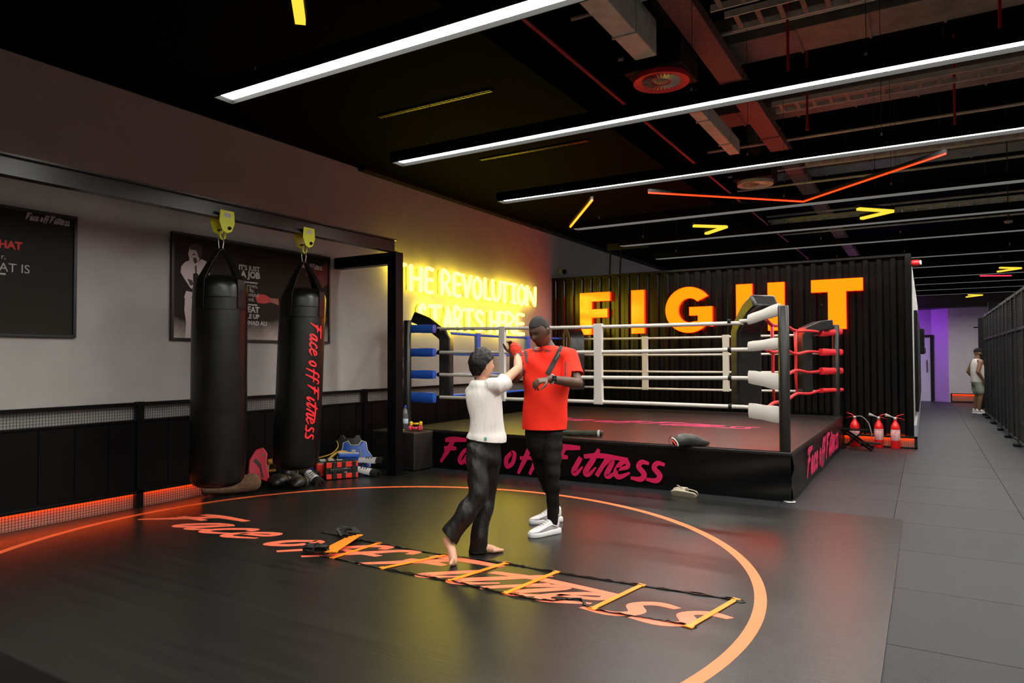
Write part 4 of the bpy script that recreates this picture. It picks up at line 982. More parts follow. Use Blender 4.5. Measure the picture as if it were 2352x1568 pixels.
def fnx(u, v, d):
    o_ = pp(1277+u*70-v*110, 826-u*115-v*66, 4.6); q = on_surf(shirt, o_, (o_-CAM).normalized(), .0065); return q or V((0, 0, -9))
put_text('ATHLETICS', fnx, .030, m_lt, man)
# joggers
jb = MB()
oval(jb, ovals([(pp(1250, 965, 5.81), -RGT*.150, -FWD*.115), (pp(1249, 1000, 5.81), -RGT*.158, -FWD*.12), (pp(1250, 1035, 5.81), -RGT*.135, -FWD*.115), (pp(1250, 1052, 5.81), -RGT*.08, -FWD*.09)], 3), 24)
for h_, k_, a_, in ((hp_l, kn_l, an_l), (hp_r, kn_r, an_r)):
    limb(jb, [h_, h_.lerp(k_, .55), k_, k_.lerp(a_, .35), k_.lerp(a_, .75), V((a_.x, a_.y, .10))], [.090, .080, .062, .060, .050, .046], 14)
jog = fuse(jb, 'joggers', m_blk, man, .011, 4)
folds(jog, .009, 60, V((.2, .1, 1)).normalized())
sneaker(man, fl(1284, 1222, .012), fl(1219, 1234, .012), .0125, .31); sneaker(man, fl(1290, 1196, .012), fl(1216, 1203, .012), .0125, .31)
# watch on the left wrist
wd_ = (wr_l-el_l).normalized(); wc = el_l.lerp(wr_l, .92); u_ = (-FWD+V((0, 0, .25))); u_ = (u_-wd_*u_.dot(wd_)).normalized(); sd = wd_.cross(u_)
MB().tube([wc+(u_*math.cos(a)+sd*math.sin(a))*.034 for a in (2*math.pi*k/20 for k in range(20))], .009, 8, closed=True, flat=.35, up=wd_).build('watch_strap', mat('pale watch strap', (.5, .42, .38), .6), man, smooth=True)
Mw = Matrix((wd_, sd, u_)).transposed().to_4x4(); Mw.translation = wc+u_*.036
MB().mm(-.019, .019, -.022, .022, -.006, .006, Mw).build('watch_case', m_blackg, man, bev=.005, seg=3)

# ---------------- the boy
bb = fl(1090, 1272)
boy = thing('person', 'barefoot boy in white t-shirt and black trousers reaching up with a red-wrapped fist', 'person', (bb.x, bb.y, .012))
fwd_b = (RGT*.82+FWD*.57).normalized(); rt_b = fwd_b.cross(V((0, 0, 1)))
mb = MB(); D = 5.15
hc = pp(1107, 838, 5.14); HR = frame((RGT*.84+FWD*.55+V((0, 0, .04))))
add_head(mb, hc, HR, .90)
nk = pp(1103, 882, 5.14); chs = pp(1115, 930, 5.14); pel = pp(1114, 1012, 5.12)
limb(mb, [hc+HR @ V((0, -.025, -.05)), hc.lerp(nk, .6), nk], [.045, .042, .047])
oval(mb, ovals([(nk, rt_b*.045, fwd_b*.04), (nk.lerp(chs, .4), rt_b*.068, fwd_b*.06), (chs, rt_b*.068, fwd_b*.065), (chs.lerp(pel, .6), rt_b*.066, fwd_b*.065), (pel, rt_b*.07, fwd_b*.07), (pel-V((0, 0, .08)), rt_b*.06, fwd_b*.06)]))
sh_r, sh_l = pp(1147, 886, 5.08), pp(1086, 900, 5.22)
el_r, wr_r = pp(1190, 846, 5.24), pp(1189, 815, 5.36)
limb(mb, [nk.lerp(sh_r, .6), sh_r, sh_r.lerp(el_r, .5), el_r], [.034, .036, .036, .034]); limb(mb, [el_r, el_r.lerp(wr_r, .4), wr_r], [.034, .034, .026])
fist = pp(1183, 798, 5.40)
hand(mb, wr_r, fist-wr_r, FWD-RGT*.5, -1, .80, (1.3, 1.3, 1.3, 1.2), .9, .02)
el_l, wr_l = pp(1104, 945, 5.40), pp(1128, 915, 5.46)
limb(mb, [nk.lerp(sh_l, .6), sh_l, el_l], [.042, .042, .034]); limb(mb, [el_l, wr_l], [.033, .025]); hand(mb, wr_l, FWD*.8+V((0, 0, .6)), RGT, 1, .78, (1.2, 1.2, 1.2, 1.1))
hp_b, kn_b, an_b = pp(1094, 1035, 5.08), pp(1100, 1132, 4.98), pp(1036, 1228, 4.92)       # back leg on its toes
hp_f, kn_f, an_f = pp(1128, 1035, 5.15), pp(1118, 1140, 5.20), fl(1099, 1261, .04)+V((0, 0, .085))       # standing leg
for h_, k_, a_ in ((hp_b, kn_b, an_b), (hp_f, kn_f, an_f)): limb(mb, [h_, h_.lerp(k_, .5), k_, k_.lerp(a_, .35), a_], [.062, .056, .042, .042, .028])
ball = fl(1042, 1288, .04); tip = fl(1036, 1300, .026)
barefoot(mb, pp(1026, 1240, 4.92), ball, tip, arch=(-FWD*.2+RGT).normalized())
limb(mb, [an_b, pp(1030, 1238, 4.92)], [.03, .03])
hf = fl(1099, 1261, .04); barefoot(mb, hf, fl(1133, 1262, .032), fl(1156, 1260, .024)); limb(mb, [an_f, V((an_f.x, an_f.y, .06)), hf.lerp(fl(1133, 1262, .04), .4)+V((0, 0, .012))], [.029, .031, .03])
fuse(mb, 'body', m_skl, boy, .0048, 2)
hair_cap(hc, HR, .92, m_hair, boy, lambda d: d.z > (.34 if d.y > .55 else (.34-(.55-d.y)*.55 if d.y > -.05 else (.01-(-.05-d.y)*1.35 if d.y > -.5 else -.60))), 1.17, .022, .07)
sb = MB(); tp = lambda a_, b_, y, dep: (pp((a_+b_)/2, y, D), -RGT*hw(a_, b_, D), -FWD*dep)
oval(sb, ovals([(nk+V((0, 0, .03)), -RGT*.062, -FWD*.055), (nk+V((0, 0, .0)), -RGT*.08, -FWD*.07), tp(1076, 1142, 892, .085), tp(1070, 1152, 908, .10), tp(1073, 1156, 935, .105), tp(1080, 1157, 962, .108), tp(1077, 1159, 990, .115), tp(1070, 1163, 1002, .130), tp(1067, 1166, 1035, .140)], 3), 26)
hs = pp(1160, 880, 5.14); sb.tube([nk.lerp(sh_r, .4), sh_r, sh_r.lerp(hs, .6), pp(1163, 873, 5.15), pp(1176, 860, 5.19)], [.055, .064, .064, .066, .066], 14)
hs = pp(1090, 925, 5.32); sb.tube([nk.lerp(sh_l, .4), sh_l, hs], [.05, .058, .058], 14)
shirt = fuse(sb, 'shirt', m_wht, boy, .009, 5); folds(shirt, .009, 26, (RGT*-.75+V((0, 0, 1))*.7).normalized()); cut(shirt, pp(1117, 1010, 5.12), (-.12, 0, -1)); cut(shirt, pp(1163, 875, 5.14), pp(1176, 862, 5.19)-pp(1150, 886, 5.1), .12); hem(shirt)
bpy.context.view_layer.update()
strip_on(shirt, lin((1115, 1004), (1115, 1010), 3), .018, mat('teal hem tag', (.05, .3, .27), .6), 'hem_tag', 4.3, boy)
jb = MB()
oval(jb, ovals([(pp(1114, 1000, 5.12), -RGT*.095, -FWD*.075), (pp(1113, 1025, 5.12), -RGT*.118, -FWD*.092), (pp(1111, 1055, 5.12), -RGT*.115, -FWD*.10), (pp(1110, 1072, 5.12), -RGT*.07, -FWD*.07)], 3), 22)
limb(jb, [hp_b, hp_b.lerp(kn_b, .55), kn_b, kn_b.lerp(an_b, .4), kn_b.lerp(an_b, .75), an_b+V((0, 0, .01))], [.082, .080, .076, .076, .073, .070], 14); limb(jb, [an_b, an_b+(an_b-kn_b).normalized()*.06], [.07, .07], 14)
limb(jb, [hp_f, hp_f.lerp(kn_f, .55), kn_f, kn_f.lerp(an_f, .4), kn_f.lerp(an_f, .8), an_f+V((0, 0, .0))], [.084, .078, .070, .066, .066, .068], 14); limb(jb, [an_f, V((an_f.x, an_f.y, .06)), V((an_f.x, an_f.y, .0))], [.066, .070, .074], 14)
tr = fuse(jb, 'trousers', m_blks, boy, .010, 4); folds(tr, .011, 34, (RGT*.5+V((0, 0, 1))*.8).normalized()); cut(tr, an_b+(an_b-kn_b).normalized()*.02, an_b-kn_b+RGT*-.1, .14); cut(tr, (an_f.x, an_f.y, .022), (0, 0, -1), .16); hem(tr)
wb = MB(); ax_ = (fist-wr_r).normalized()
limb(wb, [wr_r-ax_*.012, wr_r+ax_*.02, wr_r+ax_*.055, wr_r+ax_*.078], [.033, .036, .044, .040], 16)
wrp = fuse(wb, 'hand_wrap', mat('red hand wrap', (.72, .035, .012), .8), boy, .006, 2, label='red hand wrap on the raised fist')
for k in range(5):
    p = wr_r+ax_*(.002+.016*k); MB().tube([p+(RGT*math.cos(a)+ax_.cross(RGT).normalized()*math.sin(a))*(.0345+.0022*k) for a in (2*math.pi*j/24 for j in range(24))], .0028, 6, closed=True).build('wrap_turn', MATS['red hand wrap'], wrp, smooth=True)
Mw = Matrix((RGT, ax_, RGT.cross(ax_))).transposed().to_4x4(); Mw.translation = wr_r+ax_*.008-FWD*.036+RGT*.006
MB().mm(-.026, .026, -.012, .012, -.002, .002, Mw).build('wrap_label', m_blackg, boy)
put_text('SKULL', lambda u, v, d: Mw @ V((u-.022, v-.006, .0035)), .0165, m_lt, boy, .0005)

# ---------------- people further back
def far_person(x, ygr, depth, top, lab, face, skin, shirt_m, bottom_m, shoe_m, short, sleeveless, cap):
    g = pp(x, ygr, depth); g.z = 0; o = thing('person', lab, 'person', (g.x, g.y, 0)); H = top; fwd = V(face).normalized(); rt = fwd.cross(V((0, 0, 1)))
    at = lambda r_, f_, z: g+rt*r_+fwd*f_+V((0, 0, z*H/1.75)); mb = MB(); hc = at(0, .03, 1.63); HR = frame(fwd); add_head(mb, hc, HR, H/1.75); limb(mb, [hc-V((0, 0, .05)), at(0, 0, 1.46)], [.06, .065])
    oval(mb, ovals([(at(0, 0, 1.46), rt*.08, fwd*.06), (at(0, 0, 1.38), rt*.17, fwd*.09), (at(0, .01, 1.25), rt*.165, fwd*.115), (at(0, 0, 1.05), rt*.14, fwd*.10), (at(0, 0, .92), rt*.155, fwd*.115), (at(0, 0, .8), rt*.1, fwd*.08)]))
    for q in (-1, 1):
        s_, e_, w_ = at(q*.19, 0, 1.38), at(q*.25, -.10, 1.12), at(q*.22, .04, .92)
        limb(mb, [at(q*.12, 0, 1.4), s_, s_.lerp(e_, .5), e_], [.06, .062, .052, .043]); limb(mb, [e_, e_.lerp(w_, .4), w_], [.043, .043, .029]); hand(mb, w_, V((0, 0, -1))+fwd*.3, -rt*q, q, .95)
        h_, k_, a_ = at(q*.08, 0, .9), at(q*.09, .03, .50), at(q*.09, -.02, .10); limb(mb, [h_, h_.lerp(k_, .5), k_, k_.lerp(a_, .35), a_], [.085, .078, .056, .058, .038]); limb(mb, [a_, at(q*.09, .1, .04)], [.036, .03])
    fuse(mb, 'body', skin, o, .012, 2)
    sb = MB(); oval(sb, ovals([(at(0, 0, 1.47), rt*.08, fwd*.07), (at(0, 0, 1.42), rt*.14, fwd*.09), (at(0, 0, 1.34), rt*.18, fwd*.12), (at(0, .01, 1.2), rt*.19, fwd*.145), (at(0, .01, 1.0), rt*.18, fwd*.145), (at(0, .01, .84), rt*.185, fwd*.15)], 3))
    if not sleeveless:
        for q in (-1, 1): sb.tube([at(q*.12, 0, 1.4), at(q*.19, 0, 1.37), at(q*.225, -.06, 1.2)], [.06, .075, .075], 12)
    fuse(sb, 'shirt', shirt_m, o, .014, 3)
    pb = MB(); oval(pb, ovals([(at(0, 0, .95), rt*.16, fwd*.12), (at(0, 0, .85), rt*.175, fwd*.135), (at(0, 0, .76), rt*.13, fwd*.11)], 3)); zl = .60 if short else .08
    for q in (-1, 1): limb(pb, [at(q*.08, 0, .86), at(q*.09, .01, .72), at(q*.09, .02, zl)], [.10, .10, .095 if short else .06])
    fuse(pb, 'shorts' if short else 'trousers', bottom_m, o, .014, 3)
    for q in (-1, 1): sneaker(o, at(q*.09, -.09, 0), at(q*.09, .2, 0), .001, .29)
    if cap:
        hair_cap(hc, HR, H/1.75, m_blk, o, lambda d: d.z > .12, 1.10, .008, name='cap'); MB().tube([hc+HR @ V((0, .07, .05)), hc+HR @ V((0, .13, .045)), hc+HR @ V((0, .17, .035))], [.07, .065, .03], 12, flat=.12, up=V((0, 0, 1))).build('cap_peak', m_blk, o, smooth=True)
        hair_cap(hc, HR, H/1.75, m_hair2, o, lambda d: d.y > .0 and d.z < -.35 and d.z > -.95, 1.04, .006, name='beard', face=0)
        MB().ell(hc+HR @ V((.085, 0, -.01)), (.008, .008, .014)).build('earphone', m_white, o, smooth=True)
    else: hair_cap(hc, HR, H/1.75, m_hair2, o, lambda d: d.z > .3 or (d.y < 0 and d.z > -.3), 1.06, .01)
    return o
far_person(2246, 950, 17.72, 1.68, 'man in white sleeveless top, shorts and cap at the end of the fence', RGT*.95-FWD*.15, m_skm, m_wht, cloth('pale khaki cotton', (.30, .32, .27)), m_shoe, True, True, True)
far_person(2341, 985, 14.9, 1.72, 'person in a red top behind the wire fence', -FWD+RGT*.4, m_skm, cloth('dull red cotton', (.4, .01, .05)), m_blk, m_shoe, False, False, False)
# ------------------------------------------------------------------ agility ladder on the mat
m_rung = mat('orange plastic rung', (.95, .24, .012), .4); m_web = mat('black webbing', (.010, .010, .010), .7)
lad = thing('agility_ladder', 'orange and black agility ladder lying across the mat lettering', 'agility ladder', (-2.4, 3.95, .0125))
Z = .017
RG = [((1690, 1376), (1583, 1438)), ((1474, 1343), (1361, 1397)), ((1278, 1313), (1163, 1361)), ((1163, 1292), (1033, 1333)), ((1026, 1274), (879, 1304)), ((870, 1247), (765, 1280))]
fa, ne = [], []
def rung(a, b):
    a, b = V(a), V(b); d = (b-a).normalized()
    mb = MB(); mb.bar(a+d*.01, b-d*.01, .034, .006)
    for p in (a, b): mb.bar(p-d*.016, p+d*.016, .05, .008)
    return mb.build('rung', m_rung, lad, bev=.002)
for p, q in RG:
    a, b = fl(*p, Z), fl(*q, Z); fa.append(a); ne.append(b); rung(a, b)
def web(P, amp, name='side_strap', w=.022, seed=1):
    rnd = random.Random(seed); Q = cr(P, 14); rr = []
    for i, p in enumerate(Q):
        p = V(p); t = (V(Q[min(i+1, len(Q)-1)])-V(Q[max(i-1, 0)])).normalized(); s = V((-t.y, t.x, 0)).normalized()
        tw = rnd.uniform(-1, 1)*amp; up = V((0, 0, 1)); n_ = (s*math.cos(tw*3)+up*abs(math.sin(tw*3))).normalized(); k = t.cross(n_)
        c = V((p.x, p.y, .0145+abs(math.sin(tw*3))*w*.5)); rr.append([c+n_*w/2+k*.0012, c+n_*w/2-k*.0012, c-n_*w/2-k*.0012, c-n_*w/2+k*.0012])
    return MB().loft(rr).build(name, m_web, lad)
web([fl(1693, 1382, Z)]+fa+[fl(815, 1236, Z)], .22, seed=2); web([fl(1600, 1438, Z), fl(1500, 1420, Z)]+[ne[1]]+[fl(1330, 1373, Z), fl(1260, 1378, Z), ne[2]]+ne[3:]+[fl(735, 1277, Z)], .22, seed=3)
web([fl(822, 1240, Z), fl(775, 1228, Z), fl(738, 1221, Z)], .1, 'loose_strap', seed=4)
for k in range(4):   # rungs still bundled together
    a = fl(798+9*k, 1238+1.5*k, Z)+V((0, 0, .012*k+.01)); b = fl(735+11*k, 1270+3*k, Z)+V((0, 0, .010*k+.01)); rung(a, b)
rnd = random.Random(5)
for (cx_, cy_), n in (((800, 1232), 9), ((726, 1270), 9)):
    c0 = fl(cx_, cy_, Z)
    for k in range(n):
        P = []; a0 = rnd.uniform(0, 6.28)
        for j in range(6):
            P.append(c0+V((math.cos(a0+j*1.1)*rnd.uniform(.03, .13), math.sin(a0+j*1.1)*rnd.uniform(.02, .08), rnd.uniform(.01, .07))))
        Q = cr(P, 5); rr = []
        for i, p in enumerate(Q):
            p = V(p); p.z = max(p.z, .02); t = (V(Q[min(i+1, len(Q)-1)])-V(Q[max(i-1, 0)])).normalized(); s = t.cross(V((rnd.uniform(-.2, .2), rnd.uniform(-.2, .2), 1))).normalized(); k2 = t.cross(s)
            rr.append([p+s*.013+k2*.0012, p+s*.013-k2*.0012, p-s*.013-k2*.0012, p-s*.013+k2*.0012])
        MB().loft(rr).build('tangled_strap', m_web, lad)

# ------------------------------------------------------------------ black box beside the ring with bottle and dumbbells
bx_ = MB().mm(-6.36, -5.62, 6.96, 7.36, .013, .505).build('plyo_box', mat('worn black padding', (.011, .010, .008), .45, noise_amt=.4, noise_scale=4), bev=.02, seg=3, label='worn black padded box standing between the post and the ring', cat='box')
bo = thing('water_bottle', 'clear plastic water bottle with blue cap on the black box', 'bottle', (-5.97, 7.2, .506))
bc = V((-5.97, 7.2, .506))
m_pet = mat('clear plastic', (.85, .9, .92), .08, trans=.9, spec=.5)
MB().lathe([(.01, 0), (.036, .002), (.04, .012), (.038, .06), (.041, .08), (.041, .15), (.038, .16), (.041, .17), (.040, .21), (.032, .25), (.018, .28), (.013, .29), (.013, .305)], bc, 24).build('bottle_body', m_pet, bo, smooth=True)
MB().lathe([(.0415, .085), (.0425, .087), (.0425, .145), (.0415, .147)], bc, 24).build('paper_label', mat('blue and white label', (.25, .42, .65), .5, noise_amt=.6, noise_scale=30, col2=(.7, .72, .75)), bo, smooth=True)
MB().lathe([(.015, .298), (.016, .30), (.016, .322), (.014, .325)], bc, 20).build('cap', mat('blue plastic', (.02, .05, .6), .4), bo)

def dumbbell(c, d, m, lab):
    c, d = V(c), V(d).normalized(); o = thing('dumbbell', lab, 'dumbbell', c-V((0, 0, .031)), 'small hand weights on the black box')
    MB().tube([c-d*.05, c+d*.05], .014, 10).build('grip', m, o, smooth=True)
    for s in (-1, 1): MB().lathe([(.02, 0), (.033, .008), (.035, .02), (.033, .034), (.02, .042)], c+d*s*.042, 6, axis=d*s).build('weight', m, o, bev=.005)
m_dp = mat('pink vinyl', (.7, .05, .10), .35); m_dy = mat('yellow vinyl', (.85, .55, .02), .35)
dumbbell((-5.76, 7.14, .541), (.85, .5, 0), m_dp, 'pink dumbbell lying in front on the black box'); dumbbell((-5.80, 7.225, .541), (.85, .5, 0), m_dp, 'pink dumbbell lying behind on the black box'); dumbbell((-5.775, 7.185, .597), (.85, .5, .0), m_dy, 'yellow dumbbell resting on top of the two pink ones')

# ------------------------------------------------------------------ training gear heaped along the wall
m_rv = mat('red vinyl', (.75, .03, .015), .4); m_bv = mat('blue vinyl', (.01, .06, .5), .42); m_bl = mat('black shield vinyl', (.012, .011, .01), .36)
def local(c, d, up=V((0, 0, 1))):
    d = V(d).normalized(); s = d.cross(up).normalized(); u = s.cross(d); m = Matrix((d, s, u)).transposed().to_4x4(); m.translation = V(c); return m
# kick shield: red and black check front, facing the room
Ms = local((-6.07, 6.12, .12), (.52, .85, 0)); ks = thing('kick_shield', 'red and black checked kick shield standing in front of the gear heap', 'kick shield', (-6.07, 6.12, .012))
MB().mm(-.20, .20, -.05, .05, -.105, .105, Ms).build('body', m_bl, ks, bev=.03, seg=4)
for x0, x1 in ((-.185, -.12), (-.06, .0), (.045, .125), (.17, .195)):
    for z0, z1 in ((.035, .098), (-.098, -.04)):
        MB().mm(x0, x1, .047, .055, z0, z1, Ms).build('red_patch', m_rv, ks, bev=.008)
for x in (-.09, .02, .145): MB().mm(x-.022, x+.022, .05, .062, -.10, .10, Ms).build('strap', m_bl, ks, bev=.004)
MB().mm(-.15, .10, .052, .07, -.018, .022, Ms).build('strap', m_bl, ks, bev=.006)
MB().mm(.028, .062, .0615, .0635, -.03, .025, Ms).build('badge', m_white, ks)
put_text('R', lambda u, v, d: Ms @ V((.03+u, .0642, -.026+v*1.6)), .042, m_bl, ks, .001)
def side_shield(c, d, m, lab):
    M2 = local(c, d); o = thing('kick_shield', lab, 'kick shield', (c[0], c[1], .012))
    MB().mm(-.2, .2, -.045, .045, -.10, .10, M2).build('body', m_bl, o, bev=.03, seg=4); MB().mm(-.203, -.10, -.047, .047, -.09, .09, M2).build('end_panel', m, o, bev=.025, seg=3)
    for k in range(3): MB().mm(-.15+.1*k, -.08+.1*k, -.04, .04, .1005, .103, M2).build('top_trim', m_white, o)
side_shield((-6.22, 6.13, .118), (.52, .85, 0), m_rv, 'kick shield with a red end behind the checked one'); side_shield((-6.36, 6.12, .118), (.52, .85, 0), m_bv, 'kick shield with a blue end nearest the wall')
# blue chest guard draped over the heap
def guard(c, d, m, trim, lab, tilt, s=1., logo=True, name='chest_guard'):
    d = V(d).normalized(); up = (V((0, 0, 1))+V((-1, 0, 0))*tilt).normalized(); M2 = local(c, d, up); o = thing(name, lab, 'body armour', (c[0], c[1], .012))
    prof = [(-.20, -.20), (.20, -.20), (.23, -.02), (.17, .06), (.15, .17), (.09, .19), (.05, .13), (-.05, .13), (-.09, .19), (-.15, .17), (-.17, .06), (-.23, -.02)]
    bow = lambda u, v, w_: M2 @ V((u*s, (.05-.9*u*u+w_)*s, v*s))
    bm2 = MB(); n = len(prof); N = 14
    # grid body clipped to the outline, curved round the chest
    fs = []; vs = []; nu, nv = 22, 18
    def ins(x, y):
        c_ = False; j = n-1
        for i in range(n):
            if (prof[i][1] > y) != (prof[j][1] > y) and x < (prof[j][0]-prof[i][0])*(y-prof[i][1])/(prof[j][1]-prof[i][1])+prof[i][0]: c_ = not c_
            j = i
        return c_
    idx = {}
    def vid(i, j):
        if (i, j) not in idx:
            idx[i, j] = len(vs); vs.append(bow(-.23+.46*i/nu, -.20+.40*j/nv, 0))
        return idx[i, j]
    for i in range(nu):
        for j in range(nv):
            if ins(-.23+.46*(i+.5)/nu, -.2+.4*(j+.5)/nv): fs.append((vid(i, j), vid(i+1, j), vid(i+1, j+1), vid(i, j+1)))
    ob = MB().add(vs, fs).build('panel', m, o, smooth=True); so = ob.modifiers.new('s', 'SOLIDIFY'); so.thickness = .035*s; so.offset = 0
    b_ = ob.modifiers.new('b', 'BEVEL'); b_.width = .01; b_.segments = 2
    if trim:
        MB().tube([bow(u*1.0, v, .02) for u, v in prof], .008*s, 6, closed=True).build('piping', trim, o, smooth=True)
        MB().tube([bow(.07, .1, .024), bow(.09, -.05, .024), bow(.12, -.2, .024)], .006*s, 6).build('piping', trim, o, smooth=True)
    if logo: 
        MB().ell(bow(-.02, .05, .022), (.035, .012, .02), M2.to_3x3()).build('emblem', m_white, o, smooth=True)
    return o
guard((-6.36, 6.66, .20), (.75, .66, 0), mat('royal blue vinyl', (.02, .10, .48), .45), m_white, 'blue chest guard with white piping draped on the gear heap', .55, .95)
guard((-6.50, 6.72, .29), (.85, .52, 0), mat('worn grey vinyl', (.035, .033, .026), .5), None, 'dark grey body protector leaning on the wall at the back of the heap', .25, .9, False)
m_gold = mat('golden vinyl', (.45, .25, .03), .4)
o = MB().tube(cr([(-6.46, 6.10, .23), (-6.42, 6.30, .26), (-6.45, 6.45, .33), (-6.52, 6.50, .40)], 6), .008, 6).build('belly_belt', m_gold, smooth=True, label='thin curved golden strap rising from the gear heap', cat='strap')
o = MB().tube(cr([(-6.40, 6.24, .20), (-6.38, 6.36, .27), (-6.36, 6.50, .265), (-6.34, 6.58, .20)], 6), .018, 8).build('belly_belt', m_gold, smooth=True, label='thick golden arched strap beside the blue chest guard', cat='strap')
arm_ = thing('arm_guard', 'blue padded arm guard lying behind the red and black shield', 'body armour', (-6.30, 6.42, .20))
Ma = local((-6.24, 6.42, .245), (.6, .8, -.06)); MB().mm(-.13, .13, -.045, .045, -.03, .03, Ma).build('pad', mat('royal blue vinyl'), arm_, bev=.022, seg=3); MB().mm(-.13, .13, -.048, .048, .024, .031, Ma).build('edging', m_white, arm_, bev=.006)
def shin(c, d, w_, m1, m2, lab, roll=0., L=.30):
    c, d = V(c), V(d).normalized(); M2 = local(c, d) @ Matrix.Rotation(roll, 4, 'X'); o = thing('shin_guard', lab, 'shin guard', (c.x, c.y, .012)); rr = []
    def arcshell(x0, x1, r0, r1, t, a0, a1, m, name):
        n = 12; A = [math.radians(a0+(a1-a0)*i/n) for i in range(n+1)]; K = 5; rows = []
        for k in range(K+1):
            x = x0+(x1-x0)*k/K; r = r0+(r1-r0)*k/K; rows.append([M2 @ V((x, math.cos(a)*r, math.sin(a)*r-.02)) for a in A]+[M2 @ V((x, math.cos(a)*(r-t), math.sin(a)*(r-t)-.02)) for a in reversed(A)])
        return MB().loft(rows).build(name, m, o, smooth=True, sharp=45)
    arcshell(-L/2, L/2-.05, w_*.8, w_, .022, -10, 190, m1, 'shell'); arcshell(L/2-.06, L/2+.03, w_*1.04, w_*1.06, .03, -5, 185, m2, 'knee_cuff')
    for k in range(3):
        x = -.06+.035*k; n = 6
        MB().tube([M2 @ V((x+abs(a-90)/90*.035, math.cos(math.radians(a))*(w_*.93), math.sin(math.radians(a))*(w_*.93)-.02)) for a in (50, 70, 90, 110, 130)], .006, 6).build('chevron', m2, o, smooth=True)
    for x in (-.08, .06): MB().tube([M2 @ V((x, -w_*.85, -.025)), M2 @ V((x, -w_*.5, -.055)), M2 @ V((x, w_*.5, -.055)), M2 @ V((x, w_*.85, -.025))], .012, 8, flat=.3).build('strap', m2, o)
    return o
m_sw = mat('white shin vinyl', (.62, .60, .60), .45); m_sk = mat('black shin vinyl', (.012, .012, .012), .4); m_so = mat('olive grey vinyl', (.09, .085, .05), .45)
shin((-5.95, 6.42, .075), (.85, .1, -.10), .06, m_sw, m_sk, 'white and black shin guard lying lowest beside the steel post', L=.32)
shin((-6.05, 6.62, .17), (.80, .25, .0), .062, m_sw, m_sk, 'white and black shin guard resting on the heap under the blue guard', L=.30)
shin((-6.10, 5.72, .085), (.62, -.15, -.22), .065, m_sw, m_sk, 'white shin guard with black straps under the right punching bag', L=.26)
shin((-6.22, 5.58, .08), (.66, -.1, -.18), .068, m_so, m_sk, 'olive grey shin guard next to the white one', L=.26)
shin((-6.30, 5.80, .12), (.6, .1, -.1), .06, mat('charcoal vinyl', (.035, .034, .03), .45), m_sk, 'charcoal shin guard tucked behind the white one', L=.24)
# red focus mitt leaning up, golden pad, tan pad, dark bits
mt = thing('focus_mitt', 'red focus mitt with black palm leaning behind the left punching bag', 'focus mitt', (-6.40, 5.12, .012))
Mm = local((-6.40, 5.19, .28), (.42, .75, -.10), V((-.35, 0, 1)))
pr_ = [(-.11, -.17), (-.02, -.12), (.03, -.17), (.10, -.20), (.12, -.14), (.08, .02), (.085, .12), (.03, .19), (-.05, .16), (-.11, .04)]
MB().prism(pr_, lambda u, v, d: Mm @ V((u, d, v)), -.025, .03).build('pad', mat('crimson vinyl', (.55, .01, .04), .4), mt, bev=.014, seg=3)
MB().prism([(-.07, .03), (-.04, .06), (.02, .0), (.055, -.15), (.035, -.15), (.0, -.03)], lambda u, v, d: Mm @ V((u, d, v)), .028, .034).build('palm_panel', m_sk, mt, bev=.003)
MB().prism([(.02, .10), (.05, .12), (.055, .09), (.03, .08)], lambda u, v, d: Mm @ V((u, d, v)), .03, .034).build('badge', m_so, mt)
gp = thing('roller', 'golden roller leaning on the red focus mitt', 'roller', (-6.36, 5.38, .2))
a, b = V((-6.36, 5.28, .295)), V((-6.28, 5.60, .33)); MB().tube([a, a.lerp(b, .04), b.lerp(a, .04), b], [.025, .033, .033, .028], 16).build('tube', m_gold, gp, smooth=True, sharp=50); MB().tube([a+V((0, 0, -.03)), a+V((.0, 0, -.10)), a+V((.02, .09, -.10))], .018, 8).build('bracket', mat('brown vinyl', (.25, .11, .02), .45), gp, smooth=True)
rb_ = thing('boxing_glove', 'small red glove cuff half buried in the dark gear', 'glove', (-6.22, 5.50, .15)); Mr = local((-6.24, 5.52, .215), (.5, .8, 0)); MB().mm(-.06, .06, -.03, .03, -.035, .035, Mr).build('cuff', m_rv, rb_, bev=.015, seg=3); MB().mm(-.03, .03, -.0325, -.031, -.008, .008, Mr).build('badge', m_so, rb_); MB().ell((-6.26, 5.46, .15), (.06, .06, .06)).build('fist', m_sk, rb_, smooth=True)
tp_ = thing('thai_pad', 'tan suede rounded pad lying on the mat under the left punching bag', 'pad', (-6.35, 4.85, .012))
tbm = MB(); limb(tbm, [V((-6.50, 4.60, .10)), V((-6.42, 4.80, .10)), V((-6.30, 5.02, .115))], [.055, .085, .10], 16); fuse(tbm, 'pad', mat('tan suede', (.22, .125, .075), .85, noise_amt=.25, noise_scale=40), tp_, .010, 3)
MB().tube([V((-6.50, 4.60, .10))+V((.5, -.6, 0)).normalized()*.0+V((.0, .6*.085*math.cos(a), .085*math.sin(a)))*.8 for a in [2*math.pi*k/16 for k in range(16)]], .012, 8, closed=True).build('dark_band', m_sk, tp_, smooth=True)
